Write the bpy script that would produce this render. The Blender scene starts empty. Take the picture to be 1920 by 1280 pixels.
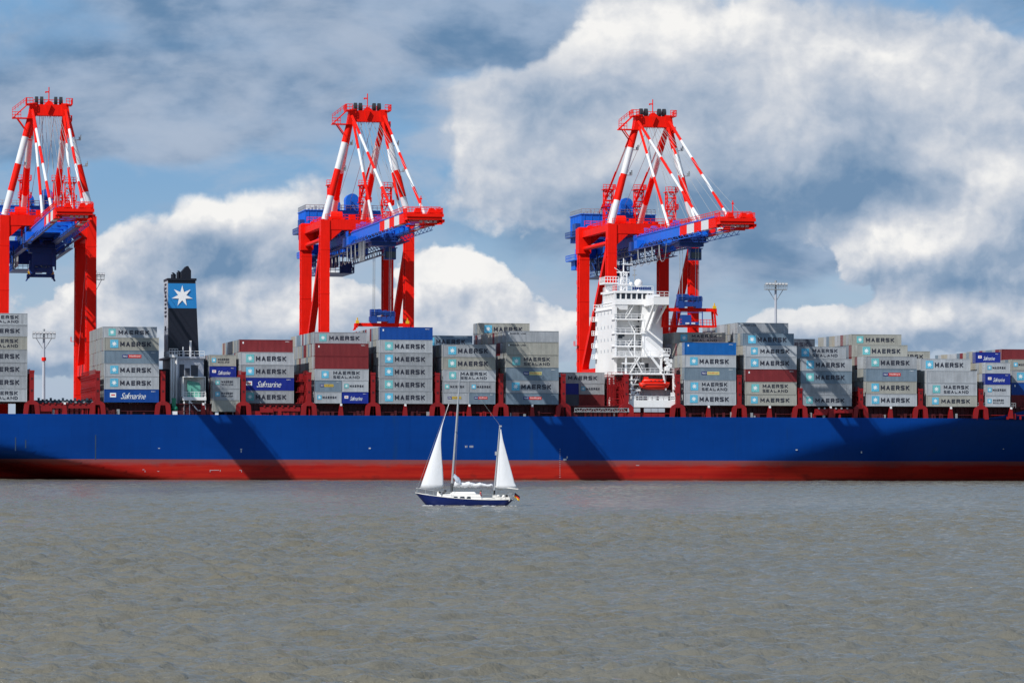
import bpy, math, random
from mathutils import Vector, Matrix
R = math.radians
random.seed(7)
S = bpy.context.scene
COL = S.collection

# ------------------------------------------------------------------ frame of the place
# x to the right, y away from the camera, z up, water at z = 0. The ship and the quay share a frame turned by TH.
F = 7240.0; CAMH = 6.7; TH = R(10.7); D0 = 880.0; ROLL = 0.003
cT, sT = math.cos(TH), math.sin(TH)
def W(xs, ys, z=0.0):
    return Vector((xs*cT - ys*sT, D0 + xs*sT + ys*cT, z))
def PX(px, ys):                     # ship-frame x of something measured at px in the photograph and standing at depth ys
    u = px - 960.0
    return (u*D0 + ys*(u*cT + F*sT))/(F*cT - u*sT)
def PZ(px, py, ys):                 # height above water of something measured at (px, py) at depth ys
    xs = PX(px, ys)
    return CAMH + (845 + ROLL*(px-960) - py)*(D0 + xs*sT + ys*cT)/F

# ------------------------------------------------------------------ camera
cam = bpy.data.cameras.new('camera'); co = bpy.data.objects.new('camera', cam); COL.objects.link(co)
cam.sensor_width = 36; cam.lens = F/1920*36; cam.clip_start = 1; cam.clip_end = 60000
co.location = (0, 0, CAMH)
pitch = math.atan(205/F)
co.matrix_world = Matrix.Translation((0, 0, CAMH)) @ Matrix.Rotation(R(90)+pitch, 4, 'X') @ Matrix.Rotation(math.atan(ROLL), 4, 'Z')
S.camera = co

# ------------------------------------------------------------------ world
SUN = Vector((1*cT - .68*sT, 1*sT + .68*cT, -1.22)).normalized()
w = bpy.data.worlds.new('World'); S.world = w; w.use_nodes = True
nt = w.node_tree; nt.nodes.clear()
class G:
    """small expression helper for node trees"""
    def __init__(s, t): s.t = t
    def n(s, k, **kw):
        x = s.t.nodes.new(k)
        for a, b in kw.items(): setattr(x, a, b)
        return x
    def put(s, sock, v):
        if isinstance(v, bpy.types.NodeSocket): s.t.links.new(v, sock)
        elif v is not None: sock.default_value = v
    def m(s, op, a, b=None, c=None, clamp=False):
        x = s.n('ShaderNodeMath', operation=op, use_clamp=clamp)
        s.put(x.inputs[0], a)
        if b is not None: s.put(x.inputs[1], b)
        if c is not None: s.put(x.inputs[2], c)
        return x.outputs[0]
    def v(s, op, a, b=None):
        x = s.n('ShaderNodeVectorMath', operation=op); s.put(x.inputs[0], a)
        if b is not None: s.put(x.inputs[1], b)
        return x.outputs[0]
    def xyz(s, x, y, z=0.0):
        k = s.n('ShaderNodeCombineXYZ')
        for i, q in enumerate((x, y, z)): s.put(k.inputs[i], q)
        return k.outputs[0]
    def sep(s, a):
        k = s.n('ShaderNodeSeparateXYZ'); s.put(k.inputs[0], a); return k.outputs
    def noise(s, vec, scale, det=4, rough=.5, dist=0.0, w=None, lac=2.0):
        k = s.n('ShaderNodeTexNoise'); k.noise_dimensions = '4D' if w is not None else '3D'
        s.put(k.inputs['Vector'], vec); s.put(k.inputs['Scale'], scale); s.put(k.inputs['Detail'], det)
        s.put(k.inputs['Roughness'], rough); s.put(k.inputs['Distortion'], dist); s.put(k.inputs['Lacunarity'], lac)
        if w is not None: s.put(k.inputs['W'], w)
        return k.outputs['Fac'], k.outputs['Color']
    def mix(s, f, a, b, mode='MIX'):
        k = s.n('ShaderNodeMix', data_type='RGBA', blend_type=mode)
        s.put(k.inputs[0], f); s.put(k.inputs[6], a if isinstance(a, bpy.types.NodeSocket) else (*a, 1) if len(a) == 3 else a)
        s.put(k.inputs[7], b if isinstance(b, bpy.types.NodeSocket) else (*b, 1) if len(b) == 3 else b)
        return k.outputs[2]
    def ss(s, x, a, b, lo=0.0, hi=1.0):
        k = s.n('ShaderNodeMapRange', interpolation_type='SMOOTHSTEP')
        for i, q in enumerate((x, a, b, lo, hi)): s.put(k.inputs[i], q)
        return k.outputs[0]

# the cloud field: low cumulus banks and a higher sheet, laid out by direction (units: 1 = 0.138 rad)
CUM = [(430,440,.14,.08,1.0),(385,392,.05,.04,.5),(560,390,.10,.075,.9),(240,500,.09,.07,.9),(480,570,.22,.10,1.0),(180,600,.14,.08,.8),(330,640,.3,.05,.7),
       (830,520,.09,.05,1.0),(900,570,.13,.06,1.0),(760,620,.3,.05,.7),(1000,640,.14,.05,.6),
       (930,250,.16,.14,.9),(860,190,.09,.08,.4),(1010,350,.14,.09,.7),(1190,40,.15,.10,1.2),(1120,150,.14,.09,.8),(1300,180,.16,.11,.9),(1430,90,.18,.10,.9),(1200,290,.2,.09,.8),
       (1560,170,.18,.13,.9),(1720,130,.17,.11,.8),(1640,270,.25,.09,.9),(1860,190,.14,.13,.9),(1420,310,.22,.09,.9),(1800,310,.2,.07,.8),(1600,370,.3,.05,.7),(1300,370,.2,.05,.6),
       (1885,370,.10,.08,1.3),(1770,450,.17,.07,1.3),(1870,490,.16,.10,1.2),(1640,490,.11,.045,1.0),(1500,620,.28,.045,.8),(1760,610,.25,.05,.8),
       (2050,330,.12,.12,.9),(2200,520,.25,.1,.8),(-150,450,.2,.1,.8),(-350,600,.3,.08,.8),(60,660,.25,.035,.5)]
HOLE = [(560,250,.33,.08,.6),(250,330,.25,.07,.5),(150,380,.12,.06,.4),(800,50,.2,.09,1.0),(950,60,.09,.07,.6),(1200,500,.2,.07,.6),(1150,450,.14,.05,.3),(1500,500,.16,.05,.5),(1935,40,.09,.04,.5),(430,515,.07,.02,.4),
        (60,450,.11,.1,.5),(690,430,.05,.12,.5),(1350,540,.14,.05,.5)]
SHEET = [(280,270,.25,.07,1.3),(700,30,.5,.08,1.3),(500,170,.4,.08,1.0),(100,170,.3,.08,.9),(300,20,.4,.05,.35),(1250,430,.4,.07,.8),(1600,420,.35,.06,.9),(900,70,.2,.06,.7),(1850,30,.2,.08,.7),(1350,500,.3,.06,.5),(430,500,.1,.03,.6),(340,345,.3,.035,-1.3),(110,420,.12,.09,-1.2),(700,400,.06,.1,-.8),(1930,320,.1,.02,-.5)]
LITB = [(1200,40,.13,.08,.42),(870,230,.12,.10,.25),(1370,20,.08,.05,.25),(1020,190,.10,.05,-.35),(1170,200,.08,.05,-.15),(1500,370,.50,.06,-.40),(1250,390,.25,.05,-.30),(1700,340,.3,.05,-.12),(1650,230,.2,.05,-.12),(1850,250,.12,.07,-.1),(1560,110,.2,.05,.12),
        (400,385,.12,.05,.35),(560,355,.09,.05,.3),(870,500,.13,.05,.4),(420,470,.12,.045,-.35),(470,560,.25,.04,.05),(1870,350,.11,.06,.5),(1740,430,.14,.04,.35),(1780,530,.2,.03,-.15),(250,630,.25,.05,-.1),(170,560,.1,.06,.2)]
grp = bpy.data.node_groups.new('cloud_field', 'ShaderNodeTree')
grp.interface.new_socket('p', in_out='INPUT', socket_type='NodeSocketVector')
for nm in ('cumulus', 'sheet', 'light'): grp.interface.new_socket(nm, in_out='OUTPUT', socket_type='NodeSocketFloat')
g = G(grp); gi = g.n('NodeGroupInput'); go = g.n('NodeGroupOutput')
p = gi.outputs[0]
_, wc = g.noise(p, 5.0, 6, .52)
q = g.v('ADD', p, g.v('MULTIPLY', g.v('SUBTRACT', wc, (.5, .5, .5)), (.17, .11, 0)))
qs = g.sep(q)
def blobs(lst, sign=1.0, acc=None):
    for (bx, by, rx, ry, am) in lst:
        dx = g.m('MULTIPLY', g.m('SUBTRACT', qs[0], (bx-960)/1000), 1/rx)
        dy = g.m('MULTIPLY', g.m('SUBTRACT', qs[1], (845-by)/1000), 1/ry)
        d2 = g.m('MULTIPLY_ADD', dx, dx, g.m('MULTIPLY', dy, dy))
        e = g.m('EXPONENT', g.m('MULTIPLY', d2, -1.0))
        acc = g.m('MULTIPLY_ADD', e, am*sign, acc if acc is not None else 0.0)
    return acc
f1, _ = g.noise(q, 7.0, 9, .60)
f2, _ = g.noise(g.v('MULTIPLY', q, (1, 1.5, 1)), 3.1, 2, .5)
def puff(vec, sc):
    k = g.n('ShaderNodeTexVoronoi', feature='F1'); g.put(k.inputs['Vector'], vec); k.inputs['Scale'].default_value = sc;
    return g.m('SUBTRACT', .5, k.outputs['Distance'])
_, w2 = g.noise(p, 14.0, 4, .6)
qq = g.v('ADD', q, g.v('MULTIPLY', g.v('SUBTRACT', w2, (.5, .5, .5)), (.06, .06, .02)))
pf = g.m('ADD', g.m('MULTIPLY', puff(qq, 9.0), .38), g.m('ADD', g.m('MULTIPLY', puff(qq, 20.0), .24), g.m('MULTIPLY', puff(qq, 44.0), .12)))
base = g.m('ADD', pf, g.m('ADD', g.m('MULTIPLY', g.m('SUBTRACT', f1, .5), 1.0), g.m('MULTIPLY', g.m('SUBTRACT', f2, .5), .8)))
cu = blobs(CUM, 1.0, base); cu = blobs(HOLE, -1.0, cu)
g.put(go.inputs[0], cu)
f3, _ = g.noise(g.v('MULTIPLY', p, (1, 2.2, 1)), 3.2, 6, .5, .3)
g.put(go.inputs[1], blobs(SHEET, .7, g.m('MULTIPLY', g.m('SUBTRACT', f3, .42), 1.8)))
g.put(go.inputs[2], blobs(LITB))

g = G(nt)
tc = g.n('ShaderNodeTexCoord').outputs['Generated']
sx, sy, sz = g.sep(tc)
fy = g.m('MAXIMUM', g.m('ABSOLUTE', sy), .3)
pv = g.xyz(g.m('MULTIPLY', g.m('DIVIDE', sx, fy), 7.24), g.m('MULTIPLY', g.m('DIVIDE', sz, fy), 7.24), g.m('MULTIPLY', g.m('SIGN', sy), 3.0))
def field(vec):
    k = g.n('ShaderNodeGroup'); k.node_tree = grp; g.put(k.inputs[0], vec); return k.outputs
A = list(field(pv)); B = field(g.v('ADD', pv, (-.014, .022, 0)))
sky = g.n('ShaderNodeTexSky', sky_type='NISHITA'); sky.sun_disc = False
sky.sun_elevation = R(45.3); sky.sun_rotation = R(224.9); sky.air_density = 1.0; sky.dust_density = .4; sky.ozone_density = 3.0
SKYS = .1
# blue: the physical sky, deeper by a little; the clouds are white and grey over it (their value / SKYS is what is seen)
def c(r, gg, b): # srgb 0-255 -> emitted value divided by the strength
    f = lambda v: ((v/255+.055)/1.055)**2.4 if v > 10 else v/255/12.92
    return (f(r)/SKYS, f(gg)/SKYS, f(b)/SKYS)
hz = g.sep(pv)[1]
hue = g.mix(g.ss(hz, .12, .55), c(168,190,214), c(112,160,207))
skyc = g.mix(.8, sky.outputs[0], hue)
A0_ = A[0]; A[0] = g.m('ADD', A[0], g.ss(hz, .86, 1.25, 0, .3))
shn, _ = g.noise(g.v('MULTIPLY', pv, (1, 1.8, 1)), 5.0, 5, .55)
greyc = g.mix(g.ss(shn, .32, .68), c(98,131,166), c(160,178,202))
c1 = g.mix(g.ss(A[1], .05, .8, 0, .9), skyc, greyc)
thin, _ = g.noise(g.v('MULTIPLY', pv, (1, 2.2, 1)), 2.9, 6, .55, .4)
c1 = g.mix(g.ss(thin, .46, .68, 0, .7), c1, c(176,189,208))
sf = g.ss(hz, .33, .5, .03, .26); al = g.ss(A[0], g.m('SUBTRACT', .38, sf), g.m('ADD', .46, sf))
q_ = g.v('MULTIPLY', pv, (1, 1.3, 1))
diff = g.m('SUBTRACT', A0_, B[0])
lit = g.m('MULTIPLY_ADD', g.m('MAXIMUM', g.m('MINIMUM', diff, .45), -.45), g.ss(hz, .35, .55, .75, .45), g.m('MULTIPLY_ADD', A[2], .8, g.ss(hz, .4, .6, .60, .46)))
lit = g.m('ADD', lit, g.m('MULTIPLY', g.m('SUBTRACT', g.noise(q_, 3.2, 5, .5)[0], .5), 1.3), clamp=True)
lit = g.m('ADD', lit, g.m('MULTIPLY', g.m('SUBTRACT', g.noise(q_, 10.0, 6, .6)[0], .5), .5), clamp=True)
lit = g.m('MINIMUM', lit, g.ss(hz, .05, .3, .8, 1.0))
whitec = g.n('ShaderNodeValToRGB'); cr = whitec.color_ramp
stops = [(0, c(112,143,176)), (.25, c(145,166,191)), (.5, c(178,190,207)), (.75, c(212,216,223)), (1, c(246,245,243))]
cr.elements[0].position = 0; cr.elements[0].color = (*stops[0][1], 1); cr.elements[1].position = 1; cr.elements[1].color = (*stops[-1][1], 1)
for ps, cc in stops[1:-1]:
    e = cr.elements.new(ps); e.color = (*cc, 1)
g.put(whitec.inputs[0], lit)
c2 = g.mix(al, c1, whitec.outputs[0])
bg = g.n('ShaderNodeBackground'); g.put(bg.inputs[0], c2); bg.inputs[1].default_value = SKYS
ow = g.n('ShaderNodeOutputWorld'); g.put(ow.inputs[0], bg.outputs[0])
w.cycles.sampling_method = 'MANUAL'; w.cycles.sample_map_resolution = 512

# ------------------------------------------------------------------ sun, exposure
sl = bpy.data.lights.new('sun', 'SUN'); sl.energy = 5.0; sl.angle = R(.5); sl.color = (1, .96, .9)
so = bpy.data.objects.new('sun', sl); COL.objects.link(so)
so.rotation_mode = 'QUATERNION'; so.rotation_quaternion = SUN.to_track_quat('-Z', 'Y')
vs = S.view_settings; vs.view_transform = 'Standard'; vs.look = 'None'; vs.exposure = 0; vs.gamma = 1; vs.use_curve_mapping = False

# ------------------------------------------------------------------ materials
MATS = {}
def paint(name, col, rough=.5, dirt=.25, streak=True, metal=0.0, sc=1.0, rust=0.0, spec=.4, bump=0.0, dirtcol=None):
    if name in MATS: return MATS[name]
    m = bpy.data.materials.new(name); m.use_nodes = True; t = m.node_tree; t.nodes.clear(); g = G(t)
    b = g.n('ShaderNodeBsdfPrincipled'); o = g.n('ShaderNodeOutputMaterial'); g.put(o.inputs[0], b.outputs[0])
    tc = g.n('ShaderNodeTexCoord').outputs['Object']; oi = g.n('ShaderNodeObjectInfo').outputs['Random']
    w4 = g.m('MULTIPLY', oi, 50.0)
    a, _ = g.noise(g.v('MULTIPLY', tc, (3.0*sc, 3.0*sc, .25*sc) if streak else (sc, sc, sc)), 1.0, 4, .6, 0, w4)
    d, _ = g.noise(tc, .35*sc, 5, .6, 0, w4)
    f = g.m('MULTIPLY_ADD', g.m('ADD', g.m('SUBTRACT', a, .5), g.m('SUBTRACT', d, .5)), dirt*2.2, g.m('MULTIPLY_ADD', oi, dirt*.5, 1-dirt*.25))
    cc = g.mix(1.0, col, g.xyz(f, f, f), 'MULTIPLY')
    if rust:
        k = g.ss(g.noise(g.v('MULTIPLY', tc, (1.6, 1.6, .18)), 1.3, 6, .7, 0, w4)[0], .58, .78, 0, rust)
        cc = g.mix(k, cc, dirtcol or (.13, .05, .025))
    g.put(b.inputs['Base Color'], cc); b.inputs['Roughness'].default_value = rough; b.inputs['Metallic'].default_value = metal
    g.put(b.inputs['Roughness'], g.m('MULTIPLY_ADD', d, .3, rough-.15))
    b.inputs['Specular IOR Level'].default_value = spec
    if bump:
        bn = g.n('ShaderNodeBump'); bn.inputs['Strength'].default_value = bump; bn.inputs['Distance'].default_value = .15
        g.put(bn.inputs['Height'], g.noise(tc, .5, 3, .5)[0]); g.put(b.inputs['Normal'], bn.outputs[0])
    MATS[name] = m; return m
RED = paint('crane_red', (.78, .010, .003), .6, .2, spec=.12)
WHT = paint('white_paint', (.66, .67, .68), .45, .12)
BLU = paint('crane_blue', (.005, .125, .62), .5, .12, spec=.25)
DBL = paint('dark_blue_machinery', (.010, .05, .24), .5, .2)
BLK = paint('black_rubber', (.015, .015, .018), .6, .2)
STL = paint('galvanised_steel', (.35, .37, .38), .45, .2, metal=.3)
YEL = paint('yellow_paint', (.7, .42, .01), .5, .1)
SRED = paint('ship_red_steel', (.24, .004, .006), .55, .3, rust=.3)
DRED = paint('hatch_coaming_maroon', (.07, .004, .008), .6, .4)
SWHT = paint('ship_white', (.80, .80, .80), .5, .06, rust=.10, dirtcol=(.4, .33, .27))
SGRY = paint('casing_grey_white', (.40, .42, .47), .5, .12)
FBLK = paint('funnel_black', (.005, .007, .016), .5, .1)
FBLU = paint('funnel_blue', (.015, .19, .48), .4, .05)
NAVY = paint('navy_print', (.02, .02, .05), .6, .1)
GLS = paint('dark_glass', (.015, .022, .035), .12, .1, spec=.6)
ORG = paint('lifeboat_orange', (.75, .02, .005), .4, .06)
MINT = paint('mint_green_machinery', (.12, .38, .30), .5, .1)
CONC = paint('quay_concrete', (.28, .27, .25), .8, .2, streak=False, sc=.3)
GRN = paint('green_pipe', (.02, .22, .12), .5, .1)

# ------------------------------------------------------------------ mesh builder
class MB:
    def __init__(s): s.v = []; s.f = []; s.m = []; s.sm = []
    def add(s, vs, fs, m=0, sm=False):
        n = len(s.v); s.v += [tuple(a) for a in vs]
        for f in fs: s.f.append(tuple(n+i for i in f)); s.m.append(m); s.sm.append(sm)
    def box(s, x0, x1, y0, y1, z0, z1, m=0):
        s.add([(x0,y0,z0),(x1,y0,z0),(x1,y1,z0),(x0,y1,z0),(x0,y0,z1),(x1,y0,z1),(x1,y1,z1),(x0,y1,z1)],
              [(0,3,2,1),(4,5,6,7),(0,1,5,4),(1,2,6,5),(2,3,7,6),(3,0,4,7)], m)
    def hexa(s, b, t, m=0):         # bottom and top quads, both counter-clockwise from above
        s.add(list(b)+list(t), [(0,3,2,1),(4,5,6,7),(0,1,5,4),(1,2,6,5),(2,3,7,6),(3,0,4,7)], m)
    def beam(s, p, q, w, h=None, m=0):
        p, q = Vector(p), Vector(q); h = h or w; d = (q-p).normalized()
        up = Vector((0,0,1)) if abs(d.z) < .95 else Vector((0,1,0))
        a = d.cross(up).normalized()*w/2; b = a.cross(d).normalized()*h/2
        s.add([p-a-b,p+a-b,p+a+b,p-a+b,q-a-b,q+a-b,q+a+b,q-a+b], [(0,1,2,3),(7,6,5,4),(0,4,5,1),(1,5,6,2),(2,6,7,3),(3,7,4,0)], m)
    def tube(s, p, q, r, r2=None, n=8, m=0, cap=True):
        p, q = Vector(p), Vector(q); r2 = r if r2 is None else r2; d = (q-p).normalized()
        up = Vector((0,0,1)) if abs(d.z) < .95 else Vector((0,1,0))
        a = d.cross(up).normalized(); b = a.cross(d).normalized(); vs = []
        for k in range(n):
            t = 2*math.pi*k/n; e = a*math.cos(t)+b*math.sin(t); vs += [p+e*r, q+e*r2]
        s.add(vs, [(2*k, 2*k+1, (2*k+3) % (2*n), (2*k+2) % (2*n)) for k in range(n)], m, True)
        if cap:
            s.add([vs[2*k] for k in range(n)], [tuple(range(n))], m); s.add([vs[2*k+1] for k in range(n)], [tuple(reversed(range(n)))], m)
    def bands(s, p, q, r, cuts, ms, n=10, box=None):
        p, q = Vector(p), Vector(q); c = [0]+list(cuts)+[1]
        for i in range(len(c)-1):
            a, b = p.lerp(q, c[i]), p.lerp(q, c[i+1])
            if box: s.beam(a, b, box[0], box[1], ms[i % len(ms)])
            else: s.tube(a, b, r, n=n, m=ms[i % len(ms)], cap=True)
    def path(s, pts, r, n=5, m=0):
        pts = [Vector(a) for a in pts]; vs = []; N = len(pts)
        for i, a in enumerate(pts):
            d = (pts[min(i+1, N-1)]-pts[max(i-1, 0)]).normalized()
            up = Vector((1,0,0)) if abs(d.x) < .9 else Vector((0,0,1))
            e = d.cross(up).normalized(); f = e.cross(d)
            vs += [a+(e*math.cos(2*math.pi*k/n)+f*math.sin(2*math.pi*k/n))*r for k in range(n)]
        s.add(vs, [(i*n+k, i*n+(k+1) % n, (i+1)*n+(k+1) % n, (i+1)*n+k) for i in range(N-1) for k in range(n)], m, True)
    def prism(s, poly, ax, a, b, m=0):   # poly in the two other axes
        def P(u, v, t): return (t,u,v) if ax == 0 else (u,t,v) if ax == 1 else (u,v,t)
        n = len(poly)
        s.add([P(u,v,a) for u,v in poly]+[P(u,v,b) for u,v in poly],
              [tuple(range(n)), tuple(reversed(range(n,2*n)))]+[(i,i+n,(i+1) % n+n,(i+1) % n) for i in range(n)], m)
    def rail(s, p, q, h=1.15, step=2.0, r=.05, m=0, bars=2):
        p, q = Vector(p), Vector(q); L = (q-p).length; n = max(1, round(L/step))
        for k in range(n+1):
            a = p.lerp(q, k/n); s.beam(a, a+Vector((0,0,h)), r*1.6, r*1.6, m)
        for k in range(bars):
            z = Vector((0,0,h*(bars-k)/bars)); s.beam(p+z, q+z, r*2, r*2, m)
    def tower(s, x, y, z0, z1, w=1.6, m=0, step=2.0, r=.09):
        c = [(x-w/2,y-w/2),(x+w/2,y-w/2),(x+w/2,y+w/2),(x-w/2,y+w/2)]
        for a, b in c: s.beam((a,b,z0), (a,b,z1), r*2, r*2, m)
        z = z0; k = 0
        while z < z1-.1:
            z2 = min(z+step, z1)
            for i in range(4):
                a, b = c[i], c[(i+1) % 4]
                s.beam((*a, z2), (*b, z2), r*1.6, r*1.6, m)
                if k % 2: a, b = b, a
                s.beam((*a, z), (*b, z2), r*1.4, r*1.4, m)
            z = z2; k += 1
    def sphere(s, c, r, n=8, m=0, sz=1.0, half=False):
        vs = []; fs = []; k0 = n//2 if half else n
        for i in range(n+1):
            t = math.pi*i/n*(.5 if half else 1)
            for k in range(2*n):
                a = math.pi*k/n; vs.append((c[0]+r*math.sin(t)*math.cos(a), c[1]+r*math.sin(t)*math.sin(a), c[2]+r*sz*math.cos(t)))
        for i in range(n):
            for k in range(2*n): fs.append((i*2*n+k, (i+1)*2*n+k, (i+1)*2*n+(k+1) % (2*n), i*2*n+(k+1) % (2*n)))
        s.add(vs, fs, m, True)
    def mesh(s, name, mats, off=(0,0,0)):
        me = bpy.data.meshes.new(name); o = Vector(off)
        me.from_pydata([Vector(a)+o for a in s.v], [], s.f)
        for m in (mats if isinstance(mats, (list, tuple)) else [mats]): me.materials.append(m)
        me.polygons.foreach_set('material_index', s.m); me.polygons.foreach_set('use_smooth', s.sm)
        me.update(); return me
    def build(s, name, mats, parent=None, off=(0,0,0), **kw): return link(name, s.mesh(name, mats, off), parent, **kw)
def link(name, me, parent=None, loc=None, label=None, kind=None):
    o = bpy.data.objects.new(name, me); COL.objects.link(o)
    if parent: o.parent = parent
    if loc is not None: o.location = loc
    if label: o['label'] = label
    if kind: o['kind'] = kind
    return o
def thing(name, label, cat, loc, rz=TH, group=None, me=None):
    o = bpy.data.objects.new(name, me); COL.objects.link(o); o.location = loc; o.rotation_euler = (0,0,rz)
    o['label'] = label; o['category'] = cat
    if group: o['group'] = group
    return o
def text_mesh(name, body, mat, width, height, bold=.02, shear=0.0, sp=1.0, x0=0.0, z0=0.0):
    """letters standing in the x-z plane facing -y, lower left at (x0, z0)"""
    cu = bpy.data.curves.new(name, 'FONT'); cu.body = body; cu.offset = bold; cu.shear = shear; cu.space_character = sp
    cu.resolution_u = 2; cu.fill_mode = 'FRONT'
    o = bpy.data.objects.new(name, cu); COL.objects.link(o)
    bpy.context.view_layer.update()
    me = bpy.data.meshes.new_from_object(o.evaluated_get(bpy.context.evaluated_depsgraph_get()))
    bpy.data.objects.remove(o); bpy.data.curves.remove(cu)
    xs = [v.co.x for v in me.vertices]; ys = [v.co.y for v in me.vertices]
    a, b, c_, d = min(xs), max(xs), min(ys), max(ys)
    for v in me.vertices: v.co = ((v.co.x-a)/(b-a)*width+x0, 0, (v.co.y-c_)/(d-c_)*height+z0)
    me.name = name; me.materials.clear(); me.materials.append(mat); return me
def star_pts(n, r, r2, cx=0, cz=0, rot=0):
    return [(cx+(r if k % 2 == 0 else r2)*math.sin(math.pi*k/n+rot), cz+(r if k % 2 == 0 else r2)*math.cos(math.pi*k/n+rot)) for k in range(2*n)]
def star_mesh(name, mat, r, r2, cx, cz, t=.02):
    b = MB(); P = star_pts(7, r, r2, cx, cz)
    b.add([(cx,-t,cz)]+[(x,-t,z) for x,z in P], [(0, i+1, (i+1) % 14+1) for i in range(14)])
    return b.mesh(name, mat)

GLY = {'M':[[(0,0),(0,1),(.5,.3),(1,1),(1,0)]], 'A':[[(0,0),(.5,1),(1,0)],[(.22,.3),(.78,.3)]], 'E':[[(1,0),(0,0),(0,1),(1,1)],[(0,.5),(.9,.5)]],
 'R':[[(0,0),(0,1),(.82,1),(1,.86),(1,.6),(.82,.45),(0,.45)],[(.5,.45),(1,0)]], 'S':[[(1,1),(.15,1),(0,.88),(0,.64),(.15,.53),(.85,.47),(1,.36),(1,.12),(.85,0),(0,0)]],
 'K':[[(0,0),(0,1)],[(1,1),(.1,.45)],[(.3,.55),(1,0)]], 'L':[[(0,1),(0,0),(1,0)]], 'N':[[(0,0),(0,1),(1,0),(1,1)]], 'D':[[(0,0),(0,1),(.7,1),(1,.75),(1,.25),(.7,0),(0,0)]], 'I':[[(.5,0),(.5,1)]], ' ':[]}
def stroke_text(name, body, mat, x0, z0, width, h, th, y, wide=1.0):
    """block letters drawn with strokes, in the x-z plane"""
    b = MB(); ws = [1.15 if c_ == 'M' else .3 if c_ == 'I' else .5 if c_ == ' ' else 1 for c_ in body]; gap = .34
    u = width/(sum(ws)+gap*(len(body)-1)); x = x0; n = 0; t = th*h/2
    for c_, wd in zip(body, ws):
        for pl in GLY[c_]:
            P = [(x+px*(wd*u-2*t)+t, z0+t+pz*(h-2*t)) for px, pz in pl]
            for (a, c1_), (d, e) in zip(P[:-1], P[1:]):
                L = math.hypot(d-a, e-c1_); ux, uz = (d-a)/L*t, (e-c1_)/L*t; yy = y-.0012*n; n = (n+1) % 7
                b.add([(a-ux+uz,yy,c1_-uz-ux),(d+ux+uz,yy,e+uz-ux),(d+ux-uz,yy,e+uz+ux),(a-ux-uz,yy,c1_-uz+ux)], [(0,1,2,3)])
        x += (wd+gap)*u
    return b.mesh(name, [mat])

# ------------------------------------------------------------------ water
m = bpy.data.materials.new('river_water'); m.use_nodes = True; t = m.node_tree; t.nodes.clear(); g = G(t)
b = g.n('ShaderNodeBsdfPrincipled'); o = g.n('ShaderNodeOutputMaterial'); g.put(o.inputs[0], b.outputs[0])
tc = g.n('ShaderNodeTexCoord').outputs['Object']
big, _ = g.noise(g.v('MULTIPLY', tc, (.012, .006, 1)), 1.0, 4, .55)
med, _ = g.noise(g.v('MULTIPLY', tc, (.11, .05, 1)), 1.0, 4, .6)
silt = g.mix(g.ss(big, .35, .65), (.138, .125, .092), (.124, .120, .100))
silt = g.mix(g.ss(med, .52, .72, 0, .5), silt, (.112, .094, .055))
g.put(b.inputs['Base Color'], silt); b.inputs['Roughness'].default_value = .12; b.inputs['Specular IOR Level'].default_value = .30; b.inputs['IOR'].default_value = 1.333
bn2 = g.n('ShaderNodeBump'); bn2.inputs['Strength'].default_value = 1.0; bn2.inputs['Distance'].default_value = .15
rip = g.noise(g.v('MULTIPLY', tc, (2.6, 3.6, 1)), 1.0, 5, .6, .3)[0]
g.put(bn2.inputs['Height'], rip); g.put(b.inputs['Normal'], bn2.outputs[0])
WATER = m
import numpy as np
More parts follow.
